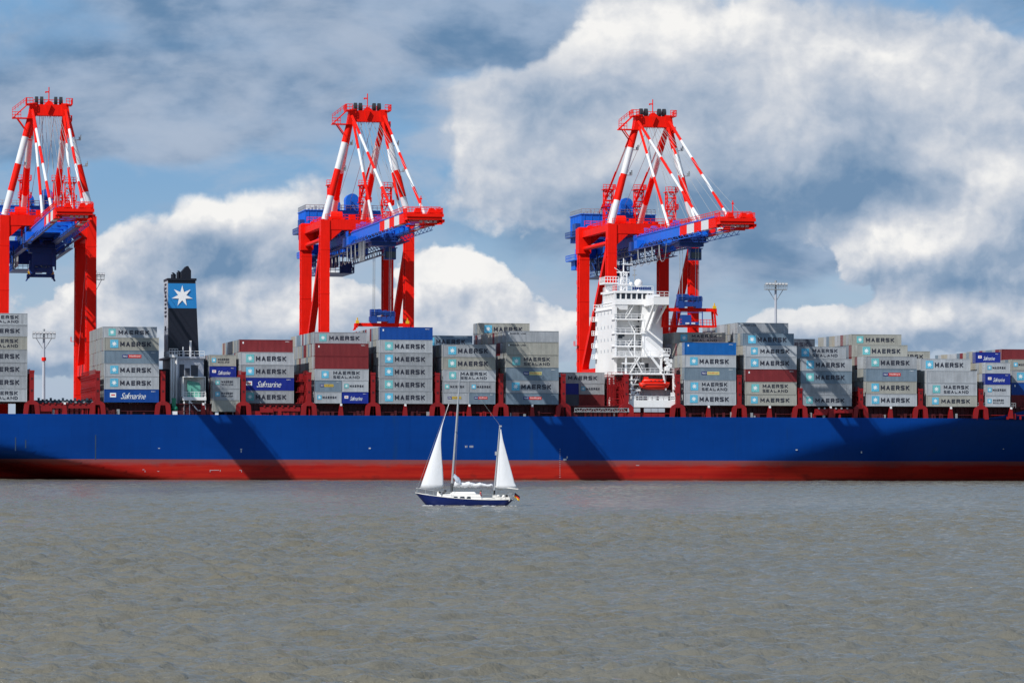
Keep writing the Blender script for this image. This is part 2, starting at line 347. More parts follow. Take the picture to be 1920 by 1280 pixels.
def water_mesh():
    # chop as real geometry: rows and columns widen with distance from the shore so that the mesh stays small; flat sheets carry on to the horizon
    rg = np.random.default_rng(5)
    ny = 2000; Y = 88*np.exp(np.linspace(0, math.log(892/88), ny)); dy = np.gradient(Y)
    nx = 440; s_ = np.linspace(-.195, .195, nx)
    X = np.outer(Y+25, s_); YY = np.repeat(Y[:, None], nx, 1); DY = np.repeat(dy[:, None], nx, 1)
    Z = np.zeros_like(X)
    wx = X + 1.1*np.sin(.23*YY+.11*X) + .5*np.sin(.61*YY-.37*X+1.3); wy = YY + 1.3*np.sin(.17*X-.09*YY+2.0) + .45*np.sin(.73*X+.31*YY)
    gust = 1+.35*np.sin(.021*X+.008*YY+.9*np.sin(.013*YY))+.25*np.sin(.05*X-.021*YY+1.7)
    for k in range(64):
        L = .42*(15**((k/63.0)**1.15))*rg.uniform(.9, 1.1); an = math.pi/2+rg.normal(0, .62 if L < 4 else .4); ph = rg.uniform(0, 6.28)
        kk = 2*math.pi/L; a = (.062 if L < 2.2 else .046 if L < 4 else .024)*L/(2*math.pi)
        vis = np.clip((L/(DY*1.9)-1), 0, 1)
        if vis.max() <= 0: continue
        t_ = kk*(math.cos(an)*wx+math.sin(an)*wy)+ph; sn = np.sin(t_); Z += a*vis*gust*(sn+.35*(2*sn*sn-1))
    ed = np.minimum(1, np.minimum((np.arange(nx)/12.0), (nx-1-np.arange(nx))/12.0))[None, :]*np.minimum(1, np.minimum((Y-Y[0])/6, (Y[-1]-Y)/12))[:, None]
    Z *= ed
    V = np.stack([X, YY, Z], -1).reshape(-1, 3); i = np.arange(nx*ny).reshape(ny, nx)
    Q = np.stack([i[:-1,:-1], i[:-1,1:], i[1:,1:], i[1:,:-1]], -1).reshape(-1, 4)
    B = 20000.0; xa, xb = X[0, 0], X[0, -1]; xc, xd = X[-1, 0], X[-1, -1]
    e = [(-B,-300,0),(B,-300,0),(B,B,0),(-B,B,0),(xa,Y[0],0),(xb,Y[0],0),(xd,Y[-1],0),(xc,Y[-1],0)]
    a = len(V); V = np.vstack([V, np.array(e)]); Q = np.vstack([Q, [[a,a+1,a+5,a+4],[a+1,a+2,a+6,a+5],[a+2,a+3,a+7,a+6],[a+3,a,a+4,a+7]]])
    me = bpy.data.meshes.new('water'); me.vertices.add(len(V)); me.vertices.foreach_set('co', V.astype(np.float32).ravel())
    me.loops.add(len(Q)*4); me.loops.foreach_set('vertex_index', Q.astype(np.int32).ravel()); me.polygons.add(len(Q)); me.polygons.foreach_set('loop_start', np.arange(0, len(Q)*4, 4, dtype=np.int32))
    me.polygons.foreach_set('use_smooth', np.ones(len(Q), dtype=bool)); me.materials.append(WATER); me.update(calc_edges=True); me.validate(); return me
link('water', water_mesh(), kind='structure')

# ------------------------------------------------------------------ quay behind the ship (hidden by the hull from the front)
q = MB(); a = [W(-2500, 46), W(2500, 46), W(2500, 5000), W(-2500, 5000)]
q.hexa([(p.x, p.y, -3) for p in a], [(p.x, p.y, 5) for p in a]); q.build('quay', CONC, kind='structure')

# ------------------------------------------------------------------ container ship
HT = 14.6                                            # height of the deck edge
SHIP = thing('container_ship', 'huge container ship with blue hull, red waterline belt and black funnel', 'container ship', W(0, 0))
m = bpy.data.materials.new('hull_paint'); m.use_nodes = True; t = m.node_tree; t.nodes.clear(); g = G(t)
b = g.n('ShaderNodeBsdfPrincipled'); o = g.n('ShaderNodeOutputMaterial'); g.put(o.inputs[0], b.outputs[0])
tc = g.n('ShaderNodeTexCoord').outputs['Object']; hx, hy, hz_ = g.sep(tc)
pl, _ = g.noise(g.v('MULTIPLY', tc, (.05, .05, .1)), 1.0, 3, .5); st, _ = g.noise(g.v('MULTIPLY', tc, (.9, .9, .05)), 1.0, 5, .6)
ho, _ = g.noise(g.v('MULTIPLY', tc, (.05, .05, 1.1)), 1.0, 5, .6, .3); sm, _ = g.noise(g.v('MULTIPLY', tc, (.3, .3, .6)), 1.0, 4, .6)
blue = g.mix(g.m('MULTIPLY_ADD', pl, .8, g.m('MULTIPLY', st, .3)), (.0, .026, .150), (.0, .050, .280))
bk = g.n('ShaderNodeTexBrick'); bk.offset = .5; g.put(bk.inputs['Vector'], g.xyz(g.m('MULTIPLY', hx, .085), g.m('MULTIPLY', hz_, .42))); bk.inputs['Scale'].default_value = 1
bk.inputs['Mortar Size'].default_value = .006; bk.inputs['Color1'].default_value = (1,1,1,1); bk.inputs['Color2'].default_value = (.94,.95,.96,1); bk.inputs['Mortar'].default_value = (.82,.84,.86,1)
bk.inputs['Brick Width'].default_value = 1; bk.inputs['Row Height'].default_value = 1
blue = g.mix(1.0, blue, bk.outputs[0], 'MULTIPLY')
rust = g.ss(g.noise(g.v('MULTIPLY', tc, (.35, .35, .03)), 1.0, 4, .6)[0], .60, .8, 0, .5)
blue = g.mix(rust, blue, (.012, .045, .10))
scf = g.ss(g.noise(g.v('MULTIPLY', tc, (.12, .12, 2.6)), 1.0, 6, .7, .4)[0], .60, .74, 0, .35)
blue = g.mix(scf, blue, (.02, .07, .20))
red = g.mix(g.ss(ho, .35, .65), (.34, .010, .008), (.43, .020, .010))
red = g.mix(g.ss(sm, .55, .75, 0, .6), red, (.17, .014, .012))
red = g.mix(g.ss(g.m('ADD', hz_, g.m('MULTIPLY', g.m('ADD', ho, sm), 1.3)), 4.2, 5.6, 0, .85), red, (.20, .075, .075))
red = g.mix(g.ss(hz_, .25, .8, .6, 0), red, (.06, .02, .012))
g.put(b.inputs['Base Color'], g.mix(g.m('GREATER_THAN', hz_, 4.6), red, blue)); b.inputs['Roughness'].default_value = .5; b.inputs['Specular IOR Level'].default_value = .12
bn = g.n('ShaderNodeBump'); bn.inputs['Strength'].default_value = .5; bn.inputs['Distance'].default_value = .12; g.put(bn.inputs['Height'], g.noise(g.v('MULTIPLY', tc, (.25, .25, .35)), 1.0, 2, .5)[0]); g.put(b.inputs['Normal'], bn.outputs[0])
HULL = m
def half(x, z):
    """how far the side has drawn in towards the centreline, metres"""
    d = 0.0
    x0 = 44+(max(z, 0)/HT)**1.5*64; xb = 132+(max(z, 0)/HT)*46
    if x > x0: d += 21.5*min(1, (x-x0)/(xb-x0))**1.5
    zt = 6.7*max(0, (-78-x)/35)**1.15 if x > -113 else 6.7+(-113-x)*.09
    if x < -78 and z < zt: d += min(20.5, 1.15*(zt-z)**1.45*(1+.02*(-78-x)))
    return min(21.4, d)
hb = MB(); XS = [-165+i*2.5 for i in range(137)]; ZS = [-3,-1.5,0,1,2,3,4,4.6,5.3,6.5,8,9.5,11,12.5,13.6,HT]
for s_ in (0, 1):
    vs = []
    for x in XS:
        for z in ZS:
            d = half(x, z); y = d if s_ == 0 else 43-d
            top = HT+max(0, x-112)**1.3*.09
            vs.append((x, y-.35 if s_ == 0 else y+.35, z if z < HT else top))
    n = len(ZS); fs = []
    for i in range(len(XS)-1):
        for j in range(n-1):
            f = (i*n+j, (i+1)*n+j, (i+1)*n+j+1, i*n+j+1); fs.append(f if s_ == 0 else f[::-1])
    hb.add(vs, fs, 0, True)
n = len(ZS); N = len(XS)*n
hb.add([(XS[0], (half(XS[0], z)-.35 if k == 0 else 43.35-half(XS[0], z)), z) for k in (0, 1) for z in ZS], [(j+1, j, n+j, n+j+1) for j in range(n-1)], 0)
hb.build('hull', [HULL], SHIP)
dk = MB()
for i in range(len(XS)-1):
    x0, x1 = XS[i], XS[i+1]; a0, a1 = half(x0, HT), half(x1, HT)
    dk.add([(x0, a0-.3, HT-.25), (x1, a1-.3, HT-.25), (x1, 43.3-a1, HT-.25), (x0, 43.3-a0, HT-.25)], [(0,1,2,3)])
dk.build('deck', DRED, SHIP)
mk = MB()
def mark(px, py, w_, h_): 
    x, z = PX(px, -.35), PZ(px, py, -.35); y = half(x, z)-.37; w_ *= .8; h_ *= .8; mk.box(x-w_/2, x+w_/2, y-.012, y, z-h_/2, z+h_/2)
for px, py, w_, h_ in [(453,842,.5,.35),(453,846,.3,.6),(694,840,.6,.35),(299,840,.5,.2),(1060,861,.9,.5),(1064,857,.3,.6),(1494,843,.6,.3),(1620,846,.4,1.0),(1906,841,.4,.3),
                       (270,880,.5,.12),(273,883,.12,.5),(298,883,.5,.12),(403,881,2.6,.12),(395,883,.12,.5),(414,882,.12,.5),(452,881,.6,.12),(454,883,.12,.5),(1196,872,1.0,.12)]: mark(px, py, w_, h_)
for k in range(14): mark(1050.5, 842+k*4, .25, .12)
for k, px in enumerate((873.5, 876, 882, 884.5, 887)): mark(px, 837, .22 if k != 1 else .18, .5); mark(px, 835.5, .35, .12)
mk.build('hull_marking', paint('worn_white_mark', (.45,.47,.5), .6, .3), SHIP)
rs = MB()
for px, py, h_ in ((30, 832, 3.0), (49, 832, 1.8), (180, 838, 5.5), (660, 830, .01)):
    x, z = PX(px, -.35), PZ(px, py, -.35); y = half(x, z)-.37; rs.box(x-.12, x+.12, y-.008, y+.01, z-h_/2, z+h_/2)
rs.build('rust_streak', paint('rust_stain', (.018, .045, .10), .8, .5), SHIP)
rl = MB()
BR = [PX(px, -.2) for px in (60,183.6,306,457,580,700,821,940,1057,1175,1272,1387,1501,1615,1727)] + [111.4, 126.0]
# hatch coamings under the stacks, with their stays, pipes and vents
for i, x in enumerate(BR[:-1]):
    cb = MB(); x1 = BR[i+1]; L = x1-x
    y = 2.6
    cb.box(x+.9, x1-.9, y, y+.3, HT-.2, 17.1, 0)
    k = 0
    while x+1.6+k*1.1 < x1-1.2: cb.box(x+1.6+k*1.1, x+1.72+k*1.1, y-.3, y, HT-.2, 16.9, 0); k += 1
    cb.box(x+.9, x1-.9, y-.4, y, 16.9, 17.1, 0)
    cb.box(x-3, x+6, 9.5, 9.8, HT-.2, 17.1, 0)  # added dark sheet, shuts the bright sky out of the gap under the bridge
    cb.build('hatch_coaming', [DRED], SHIP)
    mp = MB(); c_ = (x+x1)/2
    if i not in (1, 3, 8, 9): 
        mp.hexa([(c_-.55,-.1,HT),(c_+.55,-.1,HT),(c_+.55,.9,HT),(c_-.55,.9,HT)], [(c_-.3,-.1,17),(c_+.3,-.1,17),(c_+.3,.9,17),(c_-.3,.9,17)], 0)
        mp.box(c_-.22, c_+.22, -.2, .5, 16.75, 17.25, 1)
        mp.build('container_pedestal', [SRED, SWHT], SHIP)
    fb = MB()
    r3 = random.Random(i)
    for k in range(9):
        xx = x+1.8+r3.random()*(L-3.6); h = .4+r3.random()*.8; fb.box(xx, xx+.2+r3.random()*.5, .4, .8, HT-.2, HT+h, 1 if r3.random() < .12 else 0)
    fb.box(x+1.6, x+2.0+r3.random()*3, .6, 1.2, HT-.2, HT+.9, 0); fb.tube((x+1.4, 1.0, HT+.75), (x1-1.4, 1.0, HT+.75), .08, n=5, m=0)
    fb.build('deck_fitting', [DRED if i % 3 else SRED, STL], SHIP)
# lashing bridges: posts across the beam, walkways, a splayed pedestal at the ship's side
tall = [24.2]*12+[21.3]*5
def lashing_bridge(x, top, full=True):
    b = MB(); rows = 17 if full else 4
    for r_ in range(rows+1):
        y = -.1+r_*2.5; b.box(x-.5, x+.5, y, y+.42, 17.2, top-.5) if r_ else None
        if r_: b.beam((x-.45, y+.2, HT-.2), (x-.45, y+.2, 17.2), .3, .3); b.beam((x+.45, y+.2, HT-.2), (x+.45, y+.2, 17.2), .3, .3)
    ye = -.1+rows*2.5+.42
    for z in ([19.6, 22.2] if top > 22 else [19.6]):
        b.box(x-.45, x+.45, .3, ye, z, z+.16)
        b.rail((x-.55, .4, z+.1), (x-.55, ye, z+.1), 1.05, 1.25, .04); 
        for r_ in range(rows): b.beam((x-.4, r_*2.5+.3, z-2.0), (x-.4, r_*2.5+2.5, z), .14, .14)
    b.box(x-.42, x+.42, .3, ye, 17.1, 17.35); b.box(x-.3, x+.3, .3, ye, top-.75, top-.5)
    b.rail((x-.4, .4, top-.5), (x-.4, ye, top-.5), .9, 1.25, .04)
    LBR = b.build('lashing_bridge', [SRED], SHIP)
    for s_ in (-1, 1):  # pedestal with an arched opening, and the front post with its cap
        e = MB(); e.hexa([(x+s_*1.35-.5,-.12,HT-.2),(x+s_*1.35+.5,-.12,HT-.2),(x+s_*1.35+.5,.8,HT-.2),(x+s_*1.35-.5,.8,HT-.2)],
               [(x+s_*1.1-.55,-.12,16.7),(x+s_*1.1+.55,-.12,16.7),(x+s_*1.1+.55,.8,16.7),(x+s_*1.1-.55,.8,16.7)]); e.build('pedestal_leg', [SRED], LBR)
    e = MB(); e.prism([(x-1.7,16.7),(x+1.7,16.7),(x+1.3,17.2),(x+.55,17.6),(x-.55,17.6),(x-1.3,17.2)], 1, -.12, .8); e.build('pedestal_arch', [SRED], LBR)
    e = MB(); e.box(x-.5, x+.5, -.1, .32, 17.6, top-.35); e.box(x-.56, x+.56, -.16, .5, top-.35, top+.12)
    for k in (.3, .7): z = 17.6+(top-17.6)*k; e.box(x-.22, x+.22, -.14, -.1, z, z+.5, 1)
    e.build('front_post', [SRED, DRED], LBR)
for i, x in enumerate(BR): lashing_bridge(x, tall[min(i, len(tall)-1)], True)
# second post by the third gap, stores and railings on the empty bays
b = MB(); x = PX(566, 4)
for r_ in range(8):
    y = 3+r_*2.5; b.box(x-.4, x+.2, y, y+.35, 15, 24)
for z in (17.3, 19.8, 22.2): b.box(x-1.2, BR[4]-.5, 2.6, 22, z, z+.15); b.rail((x-1.1, 2.6, z), (BR[4]-.6, 2.6, z), 1.0, .9, .05)
for z in (17.3, 19.8): b.beam((x, 2.6, z), (BR[4]-.6, 2.6, z+2.4), .2)
b.build('lashing_bridge', [SRED], SHIP)
def deck_rack(x0, x1, z0, name='hatch_girder'):
    b = MB(); b.box(x0, x1, .2, .7, z0, z0+.9); b.box(x0+(x1-x0)*.5-.5, x0+(x1-x0)*.5+.3, .1, .7, HT-.2, z0); b.box(x0, x0+3, .1, .7, HT+.6, HT+1.5)
    k = x0+.8
    while k < x1-.6: b.box(k, k+.35, .0, .4, z0+.9, z0+1.25, 1 if int(k*3) % 4 == 0 else 0); k += 1.35
    b.build(name, [SRED, STL], SHIP)
deck_rack(BR[0]+1.5, BR[1]-1.5, 15.9); deck_rack(BR[3]+3.8, BR[4]-2.0, 15.5); deck_rack(PX(1505,0)+3, PX(1600,0), 15.7)
# open hatch covers with stowed gear where no container stands (between the first two bridges)
b = MB(); b.box(BR[0]+.8, BR[1]-.8, 3.5, 40, 17.0, 17.7, 0)
for k in range(14): xx = BR[0]+1.5+k*.9; b.box(xx, xx+.5, 3.1, 3.6, 17.7, 17.95+.3*(k % 3 == 0), 0); 
for k in (2, 3, 6, 7, 9, 11, 13): xx = BR[0]+1.2+k*.95; b.box(xx, xx+.45, 2.95, 3.1, 17.15, 17.5, 1)
b.build('hatch_cover', [paint('hatch_blue_grey', (.03, .06, .09), .6, .3), STL], SHIP)
# bulwark rail at the far forward part
b = MB(); x = PX(1832, 0); b.rail((x, .2, HT+2.5), (x+2.2, .2, HT+2.5), 1.1, .5, .06); b.build('railing', [STL], SHIP); b = MB(); b.rail((PX(1896, 0), .2, HT+2.5), (PX(1905, 0), .2, HT+2.5), 1.1, .5, .06); b.build('railing', [STL], SHIP)

# ---- funnel and engine casing
y0 = 14.0
fx0, fx1, fx2 = PX(315.5, y0), PX(366, y0), PX(373, y0)
zb, zt = PZ(340, 668, y0), PZ(340, 523, y0)
fn = MB(); dy = 9.5
fn.hexa([(fx0,y0,zb),(fx2,y0,zb),(fx2,y0+dy,zb),(fx0,y0+dy,zb)], [(fx0-.1,y0+.5,zt),(fx1,y0+.5,zt),(fx1,y0+dy,zt),(fx0-.1,y0+dy,zt)], 0)
for k in range(3): zz = zb+(zt-zb)*(.25+.25*k); 
fn.box(fx0-.25, fx1+.25, y0+.3, y0+dy+.2, zt-.3, zt+.2, 0)
FUN = fn.build('funnel', [FBLK], SHIP)
sd = MB(); sd.hexa([(fx0-.06,y0+.3,zb),(fx0,y0+.3,zb),(fx0,y0+dy-.3,zb),(fx0-.06,y0+dy-.3,zb)], [(fx0-.22,y0+.8,zt-.4),(fx0-.1,y0+.8,zt-.4),(fx0-.1,y0+dy-.3,zt-.4),(fx0-.22,y0+dy-.3,zt-.4)], 0)
for k in range(9): z = zt-1-k*.9; sd.box(fx0-.3, fx0-.12, y0+3, y0+6.5, z-.3, z+.1, 1)
sd.box(fx0-.3, fx0-.06, y0+4, y0+6, zb+6, zb+7, 1)
sd.build('funnel_side_plate', [SGRY, FBLK], FUN)
pz0, pz1 = PZ(340, 577.6, y0), PZ(340, 531, y0); s0 = lambda z: (z-zb)/(zt-zb)
pn = MB(); f_ = lambda z: (fx0+(-.1)*s0(z), fx2+(fx1-fx2)*s0(z), y0+.5*s0(z))
a0, a1, ay = f_(pz0); b0, b1, by = f_(pz1)
pn.hexa([(a0-.02,ay-.03,pz0),(a1+.02,ay-.03,pz0),(a1+.02,ay+.02,pz0),(a0-.02,ay+.02,pz0)], [(b0-.02,by-.03,pz1),(b1+.02,by-.03,pz1),(b1+.02,by+.02,pz1),(b0-.02,by+.02,pz1)])
pn.build('funnel_band', [FBLU], FUN)
link('funnel_star', star_mesh('funnel_star', SWHT, 2.45, .98, 0, 0, 0), FUN, (PX(341.5, y0)-.05, y0+.20, (pz0+pz1)/2-.05))
ex = MB()
for px0, px1, pyt in ((319.5,329,511),(330,337.5,507)):
    c_ = (PX(px0, y0+3)+PX(px1, y0+3))/2; r_ = (PX(px1, y0+3)-PX(px0, y0+3))/2; ex.tube((c_, y0+3, zt), (c_, y0+3, PZ(330, pyt+2, y0)), r_, n=10); ex.tube((c_, y0+3, PZ(330, pyt+2, y0)), (c_+.2, y0+3, PZ(330, pyt, y0)), r_, r_*.6, n=10)
x0, x1 = PX(339.5, y0+2), PX(357, y0+2)
ex.prism([(x0,zt),(x1,zt),(x1,zt+2.0),(x0+1.45,zt+3.1),(x0+1.0,zt+3.0),(x0,zt+1.8)], 1, y0+1.5, y0+5.5)
ex.build('exhaust_pipe', [FBLK], FUN)
# casing
cs = MB(); y1 = 9.0
def X(px, y=y1): return PX(px, y)
def Z(py, y=y1, px=350): return PZ(px, py, y)
cs.box(X(325), X(382), y1+.0, 34, HT-.2, Z(672))            # block
cs.box(X(318), X(384), y1-.5, 34, Z(672), Z(668))
CAS = cs.build('engine_casing', [SGRY], SHIP)
c2_ = MB()
for a_, b_, cc, dd in ((336.5,345.5,683,708),(358,371.5,684,706),(347,356,690,705)): c2_.box(X(a_), X(b_), y1-.04, y1, Z(dd), Z(cc))
c2_.build('casing_opening', [paint('dark_recess', (.05,.055,.07), .7, .3)], CAS)
c3 = MB(); 
c3.rail((X(317), y1-.4, Z(668)), (X(383), y1-.4, Z(668)), 1.2, 1.2, .05); c3.rail((X(317), y1-.4, Z(668)), (X(317), y1+12, Z(668)), 1.2, 1.4, .05)
c3.box(X(316), X(332), y1-1.5, y1+1, Z(670), Z(665)); c3.rail((X(316), y1-1.5, Z(665)), (X(332), y1-1.5, Z(665)), 1.3, .6, .05)
for px, h in ((344,2.2),(357,3.6),(358.5,3.4)): c3.tube((X(px), y1+1, Z(668)), (X(px), y1+1, Z(668)+h), .14, n=6)
c3.box(X(356), X(359.5), y1+.8, y1+1.2, Z(668)+3.3, Z(668)+3.6)
for px in (320, 324.5, 330): c3.tube((X(px), y1-.9, HT), (X(px), y1-.9, Z(671)), .28, n=8)
c3.build('casing_railing', [SWHT], CAS)
st_ = MB(); yb = 2.5                                          # store house on legs with the mint green machine on its balcony
xa, xb = PX(343.5, yb), PX(386, yb); zf = PZ(360, 744, yb)
st_.box(xa, xb, yb+3.8, y1, zf, PZ(360, 707, yb)); st_.box(xa-.1, xb+.1, yb-.2, y1, zf-.75, zf); st_.box(xa, xb, yb+.5, y1, PZ(360, 707, yb), PZ(360, 705.5, yb))
for xx in (xa+.1, xa+1.3, xb-.25): st_.box(xx, xx+.3, yb, yb+.35, HT-.2, zf-.7)
st_.beam((xa+1.4, yb, zf-.8), (xb-1.2, yb, HT+.3), .25); st_.box(xb-1.6, xb-1.1, yb-.3, yb+.1, HT, HT+1.1)
st_.box(xa+.3, xb-.1, yb+3.6, yb+3.9, HT-.2, zf-.7)
st_.rail((xa, yb-.1, zf), (xb, yb-.1, zf), 1.1, .8, .045)
for xx in (xa, xb-.15): st_.box(xx, xx+.15, yb, yb+3.8, zf, zf+.15); st_.beam((xx, yb, zf), (xx, yb, PZ(360, 706, yb)), .15)
st_.build('store_balcony', [SWHT], SHIP)
mn = MB(); ma, mb_ = PX(352, yb+1.5), PX(376, yb+1.5); mn.box(ma, mb_, yb+1.5, yb+3.2, zf, PZ(360, 721, yb+1.5))
mn.hexa([(ma,yb+1.6,PZ(360,721,4)),(mb_,yb+1.6,PZ(360,721,4)),(mb_,yb+3,PZ(360,721,4)),(ma,yb+3,PZ(360,721,4))], [(ma,yb+1.9,PZ(360,713,4)),(mb_-.3,yb+1.9,PZ(360,717,4)),(mb_-.3,yb+3,PZ(360,717,4)),(ma,yb+3,PZ(360,713,4))])
mn.box((ma+mb_)/2-.5, (ma+mb_)/2-.3, yb+1.4, yb+1.5, zf+.2, zf+1.8); mn.build('machine_housing', [MINT], SHIP)
gp = MB(); gx = PX(326.5, 2); gp.box(gx-.45, gx+.45, 2, 2.6, PZ(326, 761, 2), PZ(326, 746, 2)); gp.tube((gx, 2.3, HT), (gx, 2.3, PZ(326, 761, 2)), .2, n=6); gp.sphere((gx+.2, 2.2, HT+1.3), .8, 5)
gp.build('green_davit', [GRN], SHIP)
wb = MB(); 
for px, w_ in ((328, 1.2), (407, .75)): wb.box(PX(px, .3)-w_/2, PX(px, .3)+w_/2, .2, .9, HT-.1, HT+.75)
wb.build('deck_locker', [SWHT], SHIP)
b = MB()   # blocks filling the gaps beside the casing, the shade there put into their colour
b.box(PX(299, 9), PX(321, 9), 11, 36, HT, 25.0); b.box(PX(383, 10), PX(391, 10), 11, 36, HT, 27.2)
b.build('casing_gap_block', [paint('dark_shaded_steel', (.03, .035, .05), .7, .4)], SHIP)

# ---- accommodation tower
T = 11.0
ax0, ax1 = PX(1152.6, T), PX(1242.5, T); axm = PX(1204, T)
def Z(py, y=T, px=1190): return PZ(px, py, y)
zs = [Z(699), Z(669), Z(648), Z(624), Z(597.4)]; zroof = Z(545); zw = Z(571)
ac = MB()
ac.box(axm, ax1, T, 32.5, HT-.2, zw-.02); ac.box(ax0, axm, T+3.0, 32.5, HT-.2, zw-.02); ac.box(ax0, ax0+.5, T, T+3.0, 21, zw-.02)
ac.box(ax0-.2, ax0+.9, T-.01+3, 32.6, Z(577)-.3, Z(577), 0)
ACC = ac.build('accommodation_block', [SWHT], SHIP)
ds = MB()
for i, z in enumerate(zs):
    ds.box(ax0-.25, axm+(.2 if i < 3 else .6), T-.15, T+3.05, z-.28, z, 0)
    if i: ds.rail((ax0-.1, T-.1, z), (axm+.1, T-.1, z), 1.1, 1.4, .045)
for px in (1153.6, 1190, 1207): 
    for i in range(1, 4): ds.box(PX(px, T)-.12, PX(px, T)+.12, T-.1, T+.1, zs[i], zs[i+1]-.2) if px != 1190 or i < 3 else None
for i, (pa, pb) in enumerate(((1180,1195),(1187,1174),(1178,1192),(1190,1176))):   # stair flights
    z0, z1 = zs[i], zs[i+1] if i+1 < len(zs) else zw
    ds.beam((PX(pa, T+1), T+.9, z0), (PX(pb, T+1), T+.9, z1), .7, .16); ds.beam((PX(pa, T+1), T+.6, z0+1), (PX(pb, T+1), T+.6, z1+1), .09)
ds.beam((PX(1174, T), T+.5, zs[4]), (PX(1189, T), T+.5, zw), .8, .18); ds.beam((PX(1174, T), T+.2, zs[4]+1.1), (PX(1189, T), T+.2, zw+1), .1)
ds.build('balcony_deck', [SWHT], ACC)
# small dark ports and doors in the walls
for (px, py, w_, h_, yy) in [(1163,629,1.0,1.3,T+3),(1168,627,.8,1.0,T+3),(1200,643,.5,1.6,T),(1196,617,.9,1.6,T+3),(1189,618,.5,1.6,T+3),(1184,652,.6,1.5,T+3),(1192,687,.9,1.9,T+3),(1213,688,.8,1.8,T-.0),(1172,687,.8,1.0,T+3),(1198,598,.5,1.4,T+3)]:
    d = MB(); x, z = PX(px, yy), PZ(px, py, yy); d.box(x-w_/2, x+w_/2, yy-.06, yy-.005, z-h_/2, z+h_/2); d.build('door' if h_ > 1.4 else 'porthole', [GLS], ACC)
for j, z in enumerate(zs[1:]):
    for k in range(5):
        d = MB(); y = 14+k*3.9; d.box(ax0-.05, ax0-.005, y, y+.55, z+1.2, z+1.9); d.build('porthole', [paint('pale_port', (.35,.38,.42), .3, .1)], ACC)
# wheelhouse
wh = MB(); wz0, wz1 = Z(560.5), Z(549.5); wxa, wxb = PX(1153, T), PX(1224, T); wy1 = T+13
wh.box(wxa, wxb, T-.3, wy1, zw, wz0); wh.box(wxa-.15, wxb+.15, T-.45, wy1, wz1, zroof); wh.box(wxa+.3, wxb-.3, T+.05, wy1-.3, wz0, wz1, 1)
wh.hexa([(wxa+1.2,T,zw-1.2),(wxa+3,T,zw-1.2),(wxa+3,wy1,zw-1.2),(wxa+1.2,wy1,zw-1.2)], [(wxa-.1,T-.2,zw),(wxa+3,T-.2,zw),(wxa+3,wy1,zw),(wxa-.1,wy1,zw)])
for k in range(9): y = T-.2+k*(wy1-T)/8; wh.box(wxa-.02, wxa+.35, y, y+(.75 if k else .4), wz0, wz1)
n_ = 7
for k in range(n_+1): x = wxa+(wxb-wxa)*k/n_; wh.box(x-.16, x+.16, T-.28, T+.1, wz0, wz1)
WHH = wh.build('wheelhouse', [SWHT, GLS], ACC)
for k in range(n_):
    x = wxa+(wxb-wxa)*k/n_; p_ = MB(); p_.box(x+.2, x+(wxb-wxa)/n_-.2, T-.06, T+.02, wz0+.06, wz1-.06); p_.build('window', [GLS], WHH)
# bridge wing with its bracket
wg = MB(); x0, x1 = PX(1225.5, .6), PX(1254, .6); zt_ = Z(556.5, .6, 1240); zb_ = Z(571, .6, 1240)
wg.box(x0, x1, .4, T+.0, zb_, zb_+.35); wg.box(x0, x1, .4, .62, zb_+.35, zt_); wg.box(x0, x0+.15, .62, T, zb_+.35, zt_-.2); wg.box(x1-.15, x1, .62, T, zb_+.35, zt_-.2)
wg.box(x0+.4, x1-.2, T-2, T+12, zb_+.35, zb_+2.6); wg.rail((x0-.8, .5, zt_), (x1, .5, zt_), 1.2, 1.2, .05); wg.box(x0, x1, .35, .75, zt_, zt_+.12)
zl = Z(621)
wg.beam((x0+.25, T+.2, zl), (x0+.25, .9, zb_+.1), .45, .6); wg.prism([(T, zl+.3), (T, zb_), (2.2, zb_)], 0, x0+1.2, x0+1.5); wg.beam((x1-.5, T+.2, zl+2), (x1-.5, 1.2, zb_+.1), .4, .5)
wg.box(PX(1201, T), PX(1212, T), T-.4, T, zl-.5, zl-.1)
wg.build('bridge_wing', [SWHT], ACC)
mo = MB()                                                    # masts, domes, monkey island
mo.rail((wxa, T-.3, zroof), (wxb, T-.3, zroof), 1.1, 1.3, .05); mo.rail((wxa, T-.3, zroof), (wxa, wy1, zroof), 1.1, 1.3, .05)
mx = PX(1169, 18); z1 = PZ(1169, 484, 18)
mo.tower(mx, 18, zroof, z1-3.2, 1.3, 0, 1.6, .1); mo.tube((mx, 18, zroof), (mx, 18, z1), .28, .1, n=6)
mo.box(mx-1.6, mx+1.4, 17.8, 18.2, z1-3.4, z1-3.15); mo.box(mx-.2, mx+2.1, 17.8, 18.2, z1-1.5, z1-1.3); mo.box(mx-1.1, mx+1.2, 17, 19, z1-6.2, z1-6.0); mo.rail((mx-1.1, 17, z1-6), (mx+1.2, 17, z1-6), 1, .8, .05)
mo.beam((mx-2.2, 18, z1-2.2), (mx+1.6, 18, z1-4.8), .12)
m2 = PX(1189.5, 15); z2 = PZ(1189, 504, 15); mo.tube((m2, 15, zroof), (m2, 15, z2), .17, .1, n=6, m=1); mo.box(m2-.5, m2+.5, 14.9, 15.1, z2-1.6, z2-1.3, 1); mo.box(m2-.4, m2+.4, 14.9, 15.1, z2-.4, z2-.2, 1)
dx = PX(1197, 15); mo.sphere((dx, 15, PZ(1197, 531, 15)), 1.0, 7); mo.tube((dx, 15, zroof), (dx, 15, PZ(1197, 533, 15)), .3); mo.sphere((PX(1183,15), 15, PZ(1183, 532, 15)), .45, 5)
mo.build('mast', [SWHT, STL], ACC); mo = MB()   # caged platform at the after edge
cx0, cx1 = PX(1132, 25), PX(1158, 25); cz0 = PZ(1145, 530, 25)
